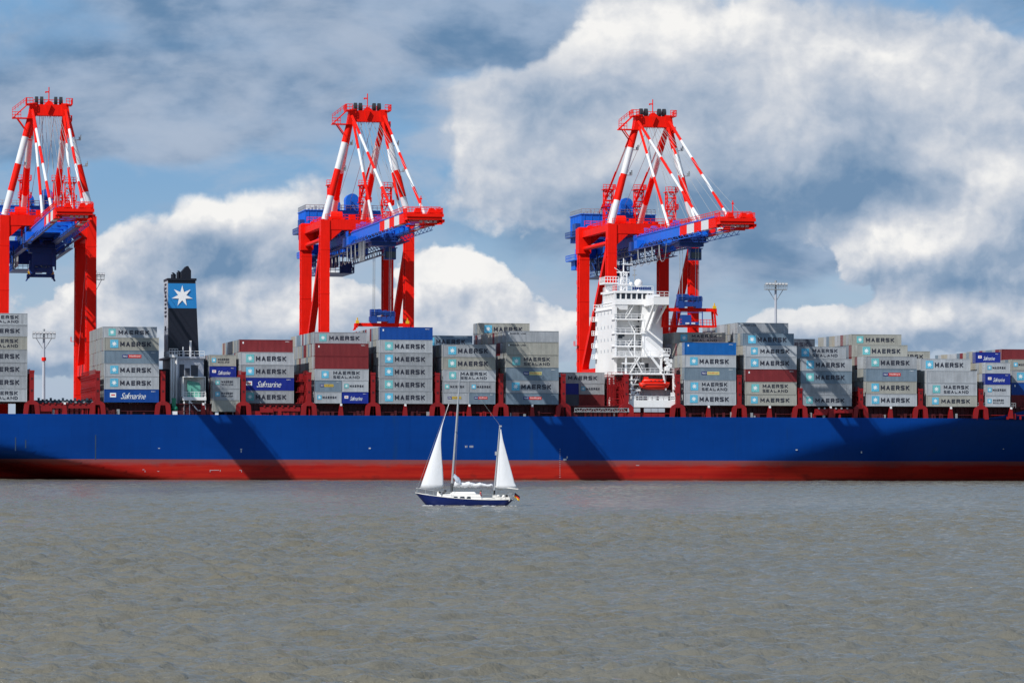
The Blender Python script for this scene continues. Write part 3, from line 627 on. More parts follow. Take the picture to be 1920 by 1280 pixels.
mo.box(cx0, cx1, 24, 30, cz0-.3, cz0); mo.rail((cx0, 24, cz0), (cx1, 24, cz0), 1.4, .7, .07); mo.rail((cx0, 24, cz0), (cx0, 30, cz0), 1.3, .9, .06); mo.tube(((cx0+cx1)/2, 27, zw), ((cx0+cx1)/2, 27, cz0), .8, n=8)
mo.rail((cx0+.3, 25, PZ(1140,546,25)), (cx1+1, 25, PZ(1140,546,25)), 1.4, .8, .06); mo.box(cx0+.3, cx1+1, 25, 30, PZ(1140,548,25)-.3, PZ(1140,547,25))
mo.build('monkey_island', [SWHT, STL], ACC); mo = MB(); mo.rail((PX(1116,30), 32, Z(577)), (PX(1130,30), 32, Z(577)), 1.4, .7, .06); mo.rail((ax0, T+3, Z(577)), (ax0, 32, Z(577)), 1.3, 1.6, .06)
for zz in zs[1:]: mo.box(ax0-.9, ax0, 30.5, 32.8, zz-.1, zz+.05); mo.rail((ax0-.9, 32.6, zz), (ax0-.05, 32.6, zz), 1.0, .5, .06)
mo.build('deck_railing', [SWHT, STL], ACC)
bn_ = MB(); 
for k in range(9): x = PX(1185, T)+k*.5; bn_.box(x, x+.42, T-.42, T-.36, zroof+.25, zroof+.85)
bn_.build('roof_dodger', [paint('navy_canvas', (.01,.03,.16), .7, .1)], ACC)
# lower decks round the boat: platform, davits, stairs
ld = MB(); B0, B1 = PX(1180, 1.0), PX(1266, 1.0)
zA, zB, zC = PZ(1220, 763.5, 1), PZ(1220, 750, 1), PZ(1220, 699.5, 1)
ld.box(B0, B1, 1.0, T+.01, zA, zA+.3); ld.box(B0, B1, .9, 1.1, zA, zB); ld.box(B0, B0+.15, 1.1, T, zA, zB)
for px in (1189, 1220, 1226, 1240, 1249): x = PX(px, 1); ld.box(x-.5, x+.5, .95, 1.4, zB, zB+.75)
ld.box(B1-1.0, B1, 1.1, 1.3, zB, zB+1.8); ld.rail((B0, 1.0, zB), (B1, 1.0, zB), .9, 1.1, .05)
ld.box(PX(1157, 2), PX(1264, 2), 2.0, T+.02, zC-.32, zC); ld.rail((PX(1157, 2), 2.1, zC), (PX(1264, 2), 2.1, zC), 1.15, 1.1, .05)
ld.box(PX(1192,2), PX(1238,2), 2.2, T, zC+.0, zC+.1)
zD = zs[2]-4.0
for px, yy in ((1184.5, 2.2), (1200, 5.0), (1248, 5.0), (1263, 2.2)): x = PX(px, yy); ld.box(x-.18, x+.18, yy, yy+.35, zA, zC if px > 1184 else zC)
for px in (1174, 1240, 1252): x = PX(px, 3.5); ld.box(x-.2, x+.2, 3.5, 3.9, zC, PZ(px, 666, 3.5))
z6 = PZ(1200, 667, 3.5)
ld.box(PX(1160, 3.5), PX(1247, 3.5), 3.4, T+.02, z6-.3, z6); ld.box(PX(1166, 3), PX(1208, 3), 3, 3.2, z6-1.9, z6-1.6); ld.rail((PX(1160, 3.5), 3.5, z6), (PX(1250, 3.5), 3.5, z6), 1.1, 1.2, .05)
ld.beam((PX(1212, 4), 4, PZ(1212, 633, 4)), (PX(1246, 4), 4, PZ(1246, 661, 4)), .55, .6); ld.beam((PX(1222, 3), 3, PZ(1222, 670, 3)), (PX(1242, 3), 3, PZ(1242, 696, 3)), .5)
ld.box(PX(1242, 3.5), PX(1254, 3.5), 2.5, 6, PZ(1248, 668, 3), PZ(1248, 664, 3)); ld.rail((PX(1241, 3.5), 2.6, PZ(1248, 664, 3)), (PX(1255, 3.5), 2.6, PZ(1248, 664, 3)), 1.3, .6, .06)
for px, py in ((1250, 672), (1253, 678), (1256, 685), (1252, 690), (1257, 676)): ld.box(PX(px,3)-.5, PX(px,3)+.4, 2.6, 4.4, PZ(px, py+4, 3), PZ(px, py-3, 3))
for px in (1243.5, 1262): ld.beam((PX(px, 2), 2, zC), (PX(px+5, 2), 2, zA+4), .35)
for k, (pa, ya, pb, yb_) in enumerate(((1182,735,1196,705),(1181,700,1199,670),(1205,700,1190,672),(1183,755,1196,735),(1215,668,1204,648))):
    ld.beam((PX(pa,3), 3, PZ(pa,ya,3)), (PX(pb,3), 3, PZ(pb,yb_,3)), .7, .2); ld.beam((PX(pa,3), 2.8, PZ(pa,ya,3)+1), (PX(pb,3), 2.8, PZ(pb,yb_,3)+1), .1)
for k in range(6): x = PX(1185+k*2.6, 3); ld.box(x-.35, x+.3, 2.6, 3.6, PZ(1190, 730+(k*7) % 16, 3), PZ(1190, 726+(k*7) % 16, 3))
for k in range(5): z = PZ(1186, 712+k*9, 2); ld.box(PX(1180,2), PX(1198,2), 2.0, 2.2, z, z+.15)
ld.build('boat_deck', [SWHT], ACC)
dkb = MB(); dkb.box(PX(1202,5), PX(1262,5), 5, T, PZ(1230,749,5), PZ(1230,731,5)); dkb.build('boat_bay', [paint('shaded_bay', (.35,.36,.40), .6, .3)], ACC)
zz_ = MB(); 
for px in (1177, 1169): zz_.box(PX(px, 6)-.55, PX(px, 6)+.2, 5, 6, HT, PZ(px, 703, 6))
for z in (707, 721, 733, 746, 757): zz_.box(PX(1138, 6), PX(1178, 6), 5.2, 5.6, PZ(1150, z+2, 6), PZ(1150, z, 6)); zz_.rail((PX(1138, 6), 5.1, PZ(1150, z, 6)), (PX(1176, 6), 5.1, PZ(1150, z, 6)), 1.1, .9, .05)
for px in (1139, 1146, 1153, 1160): zz_.box(PX(px, 6)-.15, PX(px, 6)+.15, 5.3, 5.6, HT, PZ(px, 707, 6))
zz_.box(PX(1140,7), PX(1176,7), 7, 7.3, PZ(1150,745,7), PZ(1150,722,7))
zz_.build('lashing_bridge', [SRED], SHIP)
gw = MB(); x0, x1, x2 = PX(1078,-.2), PX(1176,-.2), PX(1248,-.2); z0, z1 = PZ(1130,772,0), PZ(1130,764.5,0)
gw.box(x0, x1, -.25, -.1, z0, z0+.16); gw.box(x0, x1, -.25, -.1, z1-.14, z1); k = 0
while x0+k*1.1 < x1-.5: gw.beam((x0+k*1.1, -.18, z0 if k % 2 else z1), (x0+k*1.1+1.1, -.18, z1 if k % 2 else z0), .1); gw.box(x0+k*1.1-.05, x0+k*1.1+.05, -.24, -.12, z0, z1); k += 1
gw.box(x0, x1, .1, .9, z0-.1, z0)
gw.build('gangway_ladder', [STL], SHIP)
sp_ = MB(); n_ = 0
for (pa, pb) in ((1177,1188),(1188.5,1201),(1208,1221),(1221.5,1234),(1234.5,1247)):
    sp_.box(PX(pa, 0), PX(pb, 0)-.05, -.1, .1, z0, z1, 0); sp_.box(PX(pa, 0), PX(pb, 0)-.02, -.05, .1, HT-.1, z0-.25, 1)
sp_.build('side_panel', [SGRY, SRED], SHIP)

# ------------------------------------------------------------------ lifeboat
xL, zL = PX(1227, 2.8), PZ(1227, 730.8, 2.8)
LB = thing('lifeboat', 'orange red enclosed lifeboat hanging beside the white bridge tower', 'lifeboat', W(xL, 2.8, zL))
def loft(secs, n=10):                                        # secs: (x, halfwidth, zbottom, ztop)
    b = MB(); vs = []
    for (x, hw, za, zb2) in secs:
        for k in range(n):
            t_ = 2*math.pi*k/n; cy, cz = math.cos(t_), math.sin(t_)
            vs.append((x, hw*math.copysign(abs(cy)**.7, cy), (za+zb2)/2+(zb2-za)/2*math.copysign(abs(cz)**.7, cz)))
    fs = [(i*n+k, (i+1)*n+k, (i+1)*n+(k+1) % n, i*n+(k+1) % n) for i in range(len(secs)-1) for k in range(n)]
    b.add(vs, fs, 0, True); b.add(vs[:n], [tuple(range(n))]); b.add(vs[-n:], [tuple(reversed(range(n)))]); return b
loft([(-3.6,.3,1.0,1.7),(-3.2,1.0,.45,1.75),(-2,1.35,.05,1.8),(0,1.4,0,1.8),(2,1.35,.05,1.8),(3.1,.9,.4,1.8),(3.6,.15,1.2,1.8)]).build('hull', [ORG], LB)
cb = loft([(-2.9,.7,1.5,2.1),(-2.5,1.1,1.5,2.6),(2.0,1.1,1.5,2.45),(3.0,.6,1.5,1.95)]); cb.box(-2.6, -1.5, -.55, .55, 2.5, 3.0); cb.build('canopy', [ORG], LB)
wn = MB()
for k in range(4): wn.box(-1.2+k*.95, -.8+k*.95, -1.13, -1.06, 2.0, 2.2)
wn.build('window', [GLS], LB); fd = MB(); fd.box(-3.3, 3.3, -1.46, -1.3, 1.25, 1.42); fd.build('fender', [paint('lifeboat_dark_red', (.35,.015,.01), .5, .1)], LB)
hk = MB()
for xx in (-2.4, 2.3): hk.beam((xx, 0, 2.3), (xx, 0, 4.4), .12); 
hk.build('fall_hook', [STL], LB)

# ------------------------------------------------------------------ containers
HH, SS = 2.896, 2.591
CM = {'G': paint('container_grey', (.285,.305,.33), .5, .36, rust=.3, dirtcol=(.24,.20,.16)), 'L': paint('container_light_grey', (.365,.39,.42), .5, .3, rust=.25, dirtcol=(.3,.26,.22)),
      'W': paint('container_warm_grey', (.30,.30,.27), .55, .3, rust=.35, dirtcol=(.23,.18,.13)), 'P': paint('container_slate_grey', (.145,.20,.255), .5, .28, rust=.25, dirtcol=(.15,.14,.13)),
      'R': paint('container_maroon', (.165,.014,.018), .55, .25, rust=.2, dirtcol=(.08,.02,.02)), 'B': paint('container_blue', (.0,.052,.27), .45, .2, rust=.15), 'C': paint('container_bright_blue', (.0,.10,.36), .45, .2, rust=.15),
      'N': paint('container_navy', (.004,.018,.22), .45, .18, rust=.15), 'D': paint('container_dark_slate', (.07,.09,.12), .5, .3), 'Y': paint('container_beige', (.32,.30,.25), .6, .3, rust=.3, dirtcol=(.25,.2,.15))}
CNAME = {'G':'grey','L':'light grey','W':'warm grey','P':'slate grey','R':'maroon','B':'blue','C':'bright blue','N':'navy blue','D':'dark slate','Y':'beige'}
SQ = paint('logo_light_blue', (.10,.42,.60), .5, .15); SQG = paint('logo_faded_turquoise', (.14,.45,.47), .5, .15)
LOGW = paint('logo_white', (.75,.78,.78), .5, .05); LETD = paint('letter_dark', (.022,.024,.04), .6, .15)
LR = paint('logo_red', (.60,.035,.02), .5, .1); LY = paint('logo_yellow', (.60,.42,.03), .5, .1); LPY = paint('logo_pale_yellow', (.60,.58,.22), .5, .1); LP = paint('logo_navy_box', (.025,.03,.16), .5, .1)
ME = {}
def body_mesh(L, H, simple=False):
    k = ('b', L, H, simple)
    if k in ME: return ME[k]
    b = MB(); d = 1.219
    if simple:
        b.box(0, L, -d, d, .03, H-.02, 0)
        b.box(-.02, 0, -d, -.04, .16, H-.12, 0); b.box(-.02, 0, .04, d, .16, H-.12, 0)
        for y in (-.95, -.35, .35, .95): b.box(-.07, -.02, y-.03, y+.03, .1, H-.08, 1)
    else:
        xa, xb, za, zb = .16, L-.16, .17, H-.12
        n = int(round((xb-xa)/.278)); p = (xb-xa)/n; pts = []
        for i in range(n):
            x = xa+i*p; pts += [(x, -d+.02), (x+p*.26, -d+.02), (x+p*.5, -d+.062), (x+p*.76, -d+.062)]
        pts.append((xb, -d+.02)); N = len(pts)
        b.add([(x, y, za) for x, y in pts]+[(x, y, zb) for x, y in pts], [(i, i+1, N+i+1, N+i) for i in range(N-1)], 0)
        b.add([(0,-d+.08,.03),(L,-d+.08,.03),(L,d,.03),(0,d,.03),(0,-d+.08,H-.02),(L,-d+.08,H-.02),(L,d,H-.02),(0,d,H-.02)], [(0,3,2,1),(4,5,6,7),(1,2,6,5),(2,3,7,6)], 0)
    ME[k] = b.mesh('body', [CM['G'], STL]); return ME[k]
def frame_mesh(L, H):
    k = ('f', L, H)
    if k in ME: return ME[k]
    b = MB(); d = 1.219
    for x in (0, L-.16):
        for y in (-d, d-.12): b.box(x, x+.16, y, y+.12, .005, H-.005)
    for y in (-d+.004, d-.104):
        b.box(.16, L-.16, y, y+.1, .02, .17); b.box(.16, L-.16, y, y+.1, H-.12, H-.02)
    for x in (.004, L-.104):
        b.box(x, x+.1, -d+.12, d-.12, .02, .17); b.box(x, x+.1, -d+.12, d-.12, H-.12, H-.02)
    for x in (-.01, L-.17):
        for z in (0, H-.118): b.box(x, x+.18, -d-.01, -d+.16, z, z+.118)
    ME[k] = b.mesh('frame', [CM['G']]); return ME[k]
def door_mesh(H):
    k = ('d', H)
    if k in ME: return ME[k]
    b = MB(); b.box(.02, .07, 0, 1.09, .17, H-.12)
    for y in (.28, .8): b.box(-.03, .02, y-.025, y+.025, .1, H-.06, 1); b.box(-.02, .0, y-.1, y+.1, 1.1, 1.2, 1)
    for z in (.75, 1.4, 2.05): b.box(-.0, .02, .05, 1.04, z-.04, z+.04)
    ME[k] = b.mesh('door', [CM['G'], STL]); return ME[k]
def own(o, mat):
    o.material_slots[0].link = 'OBJECT'; o.material_slots[0].material = mat
TY = -1.212
def panel_mesh(x0, x1, z0, z1, mat, nm):
    k = (nm, x0, x1, z0, z1, mat.name)
    if k in ME: return ME[k]
    b = MB(); b.box(x0, x1, TY-.006, TY, z0, z1); ME[k] = b.mesh(nm, [mat]); return ME[k]
def star_m(cx, cz, r):
    k = ('st', cx, cz, r)
    if k not in ME: ME[k] = star_mesh('star', LOGW, r, r*.42, cx, cz, -TY+.014)
    return ME[k]
def txt(body, mat, x0, z0, w_, h, **kw):
    k = (body, mat.name, x0, z0, w_, h)
    if k not in ME:
        me = text_mesh('lettering', body, mat, w_, h, x0=x0, z0=z0, **kw)
        for v in me.vertices: v.co.y = TY-.012
        ME[k] = me
    return ME[k]
def stx(body, x0, z0, w_, h, th):
    k = ('stx', body, round(x0, 3), round(z0, 3), round(w_, 3), round(h, 3))
    if k not in ME: ME[k] = stroke_text('lettering', body, LETD, x0, z0, w_, h, th, TY-.012)
    return ME[k]
ORD = ['at the bottom', 'second up', 'third up', 'fourth up', 'fifth up', 'sixth up', 'seventh up', 'eighth up']
GRP = "containers stacked on the ship's deck"
KIND = {'M': 'star-marked container', 'MS': 'two-line lettered container', '': 'unmarked container', 'S': 'script-lettered container', 'PR': 'container with red logo', 'PY': 'container with yellow logo', 'PP': 'container with pale yellow logo',
        'T': 'container with tiny lettering', 'm': 'short star-marked container', 'ms': 'short two-line lettered container', 's': 'short script-lettered container', 'pr': 'short container with red logo', 'py': 'short container with yellow logo', 'k': 'container with corner mark', '0': 'short unmarked container'}
def container(xs, ys, z, L, H, col, style, label, full=True):
    """xs = aft end, ys = near side"""
    rr = rj.uniform(-.04, .04); loc = W(xs+rr, ys+1.22, z)
    if not full:
        o = thing('shipping_container', label, 'container', loc, TH, GRP, body_mesh(L, H, True)); own(o, CM[col]); return o
    t = thing('shipping_container', label, 'container', loc, TH, GRP)
    own(link('body', body_mesh(L, H), t), CM[col]); own(link('frame', frame_mesh(L, H), t), CM[col])
    for y in (-1.1, .01): own(link('door', door_mesh(H), t, (0, y, 0)), CM[col])
    z0 = .17; h = H-.29; q_ = SQG if rj.random() < .3 else SQ
    if style in ('M', 'MS'):
        a = 1.45 if style == 'MS' else 1.28; s = h*.70; zc = z0+h*.5
        pn = link('logo_panel', panel_mesh(a, a+s, round(zc-s/2, 3), round(zc+s/2, 3), q_, 'logo_panel'), t)
        link('star', star_m(round(a+s/2, 3), round(zc, 3), round(s*.36, 3)), pn)
        if style == 'M': link('lettering', stx('MAERSK', 3.5, z0+h*.28, 6.9, h*.40, .24), t)
        else:
            link('lettering', stx('MAERSK', 4.1, z0+h*.52, 6.0, h*.31, .22), t); link('lettering', stx('SEALAND', 4.1, z0+h*.13, 6.0, h*.25, .20), t)
    elif style in ('m', 'ms'):
        s = h*.42; zc = z0+h*.52
        pn = link('logo_panel', panel_mesh(.55, .55+s, round(zc-s/2, 3), round(zc+s/2, 3), q_, 'logo_panel'), t); link('star', star_m(round(.55+s/2, 3), round(zc, 3), round(s*.38, 3)), pn)
        if style == 'm': link('lettering', stx('MAERSK', 1.75, z0+h*.40, 3.2, h*.23, .24), t)
        else:
            link('lettering', stx('MAERSK', 1.9, z0+h*.50, 2.6, h*.2, .22), t); link('lettering', stx('SEALAND', 1.9, z0+h*.26, 2.6, h*.15, .2), t)
    elif style in ('S', 's'):
        k = L/12.19*(1.0 if style == 'S' else 1.02); s = h*(.42 if style == 'S' else .3); zc = z0+h*.55; xq = 1.55*k
        link('emblem', panel_mesh(xq-s*.25, xq+s, round(zc-s*.45, 3), round(zc+s*.45, 3), LOGW, 'emblem'), t)
        e2 = link('emblem_stripe', panel_mesh(xq, xq+s*.8, round(zc-s*.1, 3), round(zc+s*.15, 3), LR, 'emblem_stripe'), t, (0, -.01, 0))
        link('lettering', txt('Safmarine', LOGW, 3.7*k, z0+h*.22, 5.6*k, h*(.52 if style == 'S' else .40), bold=-.004, shear=.45, sp=.9), t)
    elif style in ('PR', 'PY', 'PP', 'pr', 'py'):
        k = 1.0 if L > 7 else .72; a = 4.0 if L > 7 else 1.15; zc = z0+h*.55; hh = h*.28*(1 if L > 7 else .9)
        mat = LR if style in ('PR', 'pr') else LY if style in ('PY', 'py') else LPY
        pn = link('logo_panel', panel_mesh(a, a+1.35*k, round(zc-hh/2, 3), round(zc+hh/2, 3), LP, 'logo_panel'), t); link('lettering', txt('P&O', LOGW, a+.2*k, zc-hh*.26, .95*k, hh*.5, bold=.008), pn, (0, -.01, 0))
        pn = link('logo_panel', panel_mesh(a+1.36*k, a+4.25*k, round(zc-hh/2, 3), round(zc+hh/2, 3), mat, 'logo_panel'), t); link('lettering', txt('Nedlloyd', LR if mat is LPY else LOGW if mat is LR else (LP), a+1.6*k, zc-hh*.3, 2.4*k, hh*.6, bold=.008), pn, (0, -.01, 0))
    elif style == 'T':
        link('lettering', stx('MAERSK LINE', .9, z0+h*.72, 3.6, h*.13, .22), t); link('logo_panel', panel_mesh(.45, .75, z0+h*.7, z0+h*.86, LOGW, 'logo_panel'), t)
    elif style == 'k': link('logo_panel', panel_mesh(.7, 1.0, z0+h*.68, z0+h*.85, LOGW, 'logo_panel'), t)
    if style in ('PR', 'PY', 'PP', 'S', 's', 'k', 'pr', 'py'):
        link('number_plate', txt('MSKU', LOGW, L-1.7*(.7 if L < 7 else 1), z0+h*.84, .9*(.7 if L < 7 else 1), h*.07, bold=.01), t)
    return t
rj = random.Random(11)
BASE = 17.3
BAYS = [ # where, xs of the aft end, depth of the front row, rows, tiers from the bottom (height, colour, style), rows behind with one more tier: (first row, height, colour, style)
 ('leftmost stack', PX(51,0)-12.19, 0, 17, [(HH,'L','MS'),(HH,'G','M'),(HH,'G','M'),(HH,'G','M'),(HH,'W','MS'),(SS,'G','M')], [(0,SS,'L','MS')], 1, 7),
 ('stack just left of the funnel', PX(195.8,0), 0, 17, [(HH,'B','S'),(HH,'L','M'),(HH,'L','M'),(HH,'P','PR'),(HH,'W','M')], [(2,SS,'L','M')], 16, 6),
 ('low stack right beside the funnel', PX(399.7,0), 0, 14, [(SS,'W','0'),(SS,'G','ms'),(SS,'G','ms')], [(3,SS,'N','s'),(3,SS,'W','ms')], 1, 5),
 ('second stack right of funnel', PX(451,5), 5, 15, [(HH,'G','M'),(HH,'N','S'),(HH,'G','M'),(HH,'L','M')], [(1,HH,'R','k')], 2, 5),
 ('third stack right of funnel', PX(591,0), 0, 17, [(SS,('L','N'),('m','s')),(SS,('P','L'),('py','m')),(SS,'L','MS'),(HH,'R',''),(HH,'R','k')], [(1,SS,'G','M')], 3, 6),
 ('fourth stack right of funnel', PX(711.6,0), 0, 17, [(HH,'G','M')]*2+[(HH,'G','M'),(HH,'G','M'),(HH,'L','M')], [(0,HH,'B','k')], 2, 6),
 ('fifth stack right of funnel', PX(830.4,0), 0, 17, [(SS,('G','P'),('py','pr')),(SS,('G','G'),('m','m')),(SS,'L','MS'),(HH,'W','M'),(HH,'G','M')], [(12,HH,'P','M')], 1, 5),
 ('sixth stack right of the funnel', PX(949.2,0), 0, 17, [(SS,'P','PR'),(HH,'G','M'),(HH,'P','PP'),(HH,'W','MS'),(HH,'W','T'),(SS,'G','T')], [(14,HH,'W','M')], 1, 6),
 ('low stack left of bridge tower', PX(1037.6,18), 18, 9, [(SS,('D','R'),('0','0')),(SS,('N','G'),('0','m')),(SS,'G','M')], [], 1, 3),
 ('first stack right of bridge tower', PX(1283.8,0), 0, 17, [(HH,'L','M'),(HH,'L','MS'),(HH,'P','PP'),(HH,'L','M'),(HH,'C','k')], [(4,SS,'W','MS')], 4, 6),
 ('second stack right of bridge tower', PX(1398,0), 0, 17, [(SS,'W','M'),(HH,'W','MS'),(HH,'R','k'),(HH,'L','M'),(SS,'L','M')], [(1,HH,'P','M'),(3,SS,'G','T')], 4, 7),  # sixth tier: its shadow is put into the colour as slate
 ('third stack right of bridge tower', PX(1502,0), 0, 17, [(SS,'G','M'),(SS,'G',''),(HH,'P','M'),(HH,'G','M')], [(2,HH,'G','MS'),(13,SS,'D','M')], 1, 6),
 ('fourth stack right of bridge tower', PX(1624.5,0), 0, 17, [(HH,'L','M'),(HH,'W','M'),(HH,'P','PR'),(HH,'G','M')], [(3,HH,'W','M'),(5,SS,'W','M')], 4, 6),
 ('fifth stack right of bridge tower', PX(1737.9,0), 0, 17, [(SS,'W','M'),(HH,'L','MS'),(HH,'L','')], [(2,HH,'L','M'),(15,SS,'W','M')], 2, 5),
 ('sixth stack right of bridge tower, short', PX(1847.8,0), 0, 16, [(SS,'L','ms'),(SS,'L','m'),(SS,'N','s'),(SS,'L','m')], [(3,SS,'N','s')], 3, 5),
 ('rightmost stack', PX(1897,6), 6, 14, [(HH,'R',''),(HH,'B','k'),(HH,'G','M'),(SS,'W','m')], [(3,SS,'R','')], 1, 5)]
rest = MB(); rcol = ['G','L','W','Y','R','P','N','B','D']; nind = 0
RW = 'no one two three four five six seven eight nine ten eleven twelve thirteen fourteen fifteen sixteen'.split()
for (where, xs, y0, rows, tiers, back, dep, topdep) in BAYS:
    L = 6.06 if 'short' in where or 'low stack right beside' in where else 12.19
    z = BASE-(2.0 if 'low stack right beside' in where else 0)
    lev = [(t_, 0) for t_ in tiers]+[((h, c_, s), r0) for (r0, h, c_, s) in back]
    ntop = len(lev)
    for k, ((h, c_, s), r0) in enumerate(lev):
        for r_ in range(r0, rows):
            y = y0+r_*2.5
            if r_ == r0:
                pos = ORD[k] if k < ntop-1 else 'topmost'
                if isinstance(c_, tuple):
                    for j in (0, 1): container(xs+j*6.13, y, z, 6.06, h, c_[j], s[j], f'{("left","right")[j]} {CNAME[c_[j]]} {KIND[s[j]]} {pos}, {where}')
                    nind += 2
                else: container(xs, y, z, L, h, c_, s, f'{CNAME[c_]} {KIND[s]}, {pos}, {where}'); nind += 1
            elif r_-r0 <= 0: pass
            elif r_-r0 <= (dep if k < ntop-2 or dep == 16 else max(dep, 3)) and where != 'rightmost stack':
                pos_ = ORD[k] if k < ntop-1 else 'on top'; cc = rj.choice(['Y','Y','W','L','G','Y','R','P'] if r_ > 1 else ['Y','W','L','L'])
                container(xs, y, z, L, h, cc, '', f'{CNAME[cc]} container {RW[min(r_-r0, 16)]} rows back, {pos_}, {where}', False); nind += 1
            else:
                cc = rcol.index(rj.choice(['Y','W','L','G','R','P'])); a = [W(xs, y), W(xs+L, y), W(xs+L, y+2.44), W(xs, y+2.44)]
                rest.hexa([(p.x, p.y, z+.02) for p in a], [(p.x, p.y, z+h-.02) for p in a], cc)
        z += h
o = rest.build('container_rows', [CM[k] for k in rcol], kind='stuff'); o['label'] = 'mixed containers in the inner rows of the deck stacks'
print('individual containers', nind)

# ------------------------------------------------------------------ gantry cranes (x along the quay, y away from the water with 0 at the waterside legs, z above the river)
RB = [RED, WHT]
CR = []                                   # the parts of one crane, shared by all three: [name, mesh, index of its parent or None]
ZQ = 5.0
def part(name, b, mats, par=None, dy=0):
    if name in ('boom_tip_platform', 'floodlight_rack'): b.v = [(x*.94, -81+(y+81)*.6, z) for x, y, z in b.v]
    CR.append((name, b.mesh(name, mats, (0, dy, -ZQ)), par)); return len(CR)-1
LX = 10.2
for x in (-LX, LX):
    for y in (0, 33):
        b = MB(); w_ = 1.08 if y == 0 else 1.25
        b.box(x-w_, x+w_, y-1.4, y+1.4, 8.5, 61.6 if y == 0 else 62.6)
        for z in (20, 32, 44, 54.5): b.box(x-w_-.05, x+w_+.05, y-1.45, y+1.45, z, z+.18)
        if y: b.box(x-w_-.35, x+w_+.3, y-1.9, y+1.9, 56, 62.3)
        lg = part('leg', b, [RED])
        b = MB(); b.box(x-w_-.28, x-w_-.1, y-.2, y+.5, 10, 58); k = 11
        while k < 57: b.box(x-w_-.3, x-w_-.04, y-.55, y+.55, k, k+.12); k += 6.1
        b.box(x-w_-1.0, x-w_, y-.9, y+.9, 33, 33.1); b.rail((x-w_-1.0, y-.9, 33.1), (x-w_-1.0, y+.9, 33.1), 1, .9, .05)
        part('ladder', b, [RED], lg)
        bg_ = MB(); bg_.box(x-5, x+5, y-.6, y+.6, 6.3, 8.5)
        for s_ in (-4, -1.6, 1.6, 4): bg_.tube((x+s_, y-.3, 5.6), (x+s_, y+.3, 5.6), .6, n=10, m=1)
        part('bogie', bg_, [RED, BLK])
    b = MB(); b.box(x-.9, x+.9, 1.4, 31.6, 24.4, 27.0); part('side_beam', b, [RED])
    b = MB(); b.beam((x, 32, 26.5), (x, 1.2, 57), 1.5, 1.5); part('diagonal_brace', b, [RED])
    b = MB(); b.tube((x, 1.2, 57.2), (x, 31, 57.2), .55, n=8); part('side_tie', b, [RED])
    b = MB(); b.box(x-.7, x+.7, 1.4, 31.4, 60, 61.6); part('side_beam', b, [RED])
for y, z0, z1 in ((0, 58.9, 61.75), (33, 60, 63)):
    b = MB(); b.box(-LX+1.15, LX-1.15, y-1.2, y+1.2, z0+.35, z1)
    for s_ in (-1, 1): b.prism([(s_*(LX-1.1), z0+.4), (s_*(LX-4.2), z0+.4), (s_*(LX-1.1), z0-2.4)], 1, y-1.1, y+1.1)
    b.rail((-LX, y-1.25, z1), (LX, y-1.25, z1), 1.15, 1.6, .06); part('portal_beam', b, [RED])
    b = MB(); b.box(-LX, LX, y-.7, y+.7, 9, 11); part('sill_beam', b, [RED])
    for s_ in (-1, 1):
        b = MB(); b.box(s_*3.4-.9, s_*3.4+.9, y-1.0, y+1.0, 58.5, z0+.35); part('girder_hanger', b, [RED])
# girders: blue, the seaward end banded red and white
for s_ in (-1, 1):
    x = s_*3.4; b = MB(); b.box(x-.55, x+.55, -46, 63, 56.4, 58.5, 0); b.box(x-.7, x+.7, -46, 63, 58.5, 58.58, 0); b.box(x-.7, x+.7, -46, 63, 56.32, 56.4, 3)
    for k in range(5): b.box(x-.56, x+.56, -46-7*(k+1), -46-7*k, 56.38, 58.55, 1 if k % 2 == 0 else 2)
    gi_ = part('boom_girder', b, [BLU, RED, WHT, DBL])
    b = MB(); xo = x-s_*.5; xw = x+s_*.65
    b.box(min(xo, xw), max(xo, xw), -80, 63, 58.6, 58.7, 0); b.rail((xw, -80, 58.7), (xw, -2, 58.7), 1.15, 1.7, .05, 1); b.rail((xw, 2, 58.7), (xw, 63, 58.7), 1.15, 1.7, .05, 0)
    b.box(x-.2, x+.2, -80, 63, 58.6, 59.0, 0)
    rz_ = random.Random(5+s_)
    for k in range(34): yy = -44+rz_.random()*90; h = .4+rz_.random()*1.4; b.box(x-.5+rz_.random()*.3, x+.2+rz_.random()*.6, yy, yy+.5+rz_.random()*1.8, 58.6, 58.6+h, 0)
    part('walkway', b, [BLU, RED], gi_)
    b = MB(); b.box(x-s_*.9-.12, x-s_*.9+.12, -80, 63, 56.5, 56.75); part('trolley_rail', b, [DBL], gi_)
b = MB(); k = -76; j = 0
while k < 60:
    b.box(-2.85, 2.85, k, k+.35, 57.6, 58.3)
    if j % 2 == 0: b.beam((-2.8, k+.3, 57.9), (2.8, k+7.5, 57.9), .25)
    else: b.beam((2.8, k+.3, 57.9), (-2.8, k+7.5, 57.9), .25)
    k += 7.3; j += 1
part('girder_bracing', b, [BLU])
b = MB(); b.box(-2.84, 2.84, -81, -73, 57.0, 57.15); part('tip_shadow_plate', b, [RED], None, 0)  # plate added between the girders to make the boom's shadow solid at its end
b = MB()                                   # cable trough and brackets under the walkway, seen as a busy band below the girder
for x in (-5.3, 5.3):
    b.box(x-.25, x+.25, -30, 62, 55.1, 55.35); b.box(x-.5, x+.5, -2, 62, 53.9, 54.05)
    k = -28
    while k < 60: b.beam((x, k, 55.3), (x*.8, k, 56.6), .14); k += 4
    k = -1
    while k < 58: b.beam((x-.5, k, 54), (x-.5, k+2, 55.1), .1); b.beam((x+.5, k+4, 54), (x+.5, k+2, 55.1), .1); b.box(x-.5, x-.4, k, k+.12, 54, 55.2); k += 4
part('cable_trough', b, [DBL])
b = MB()                                   # outreach platform
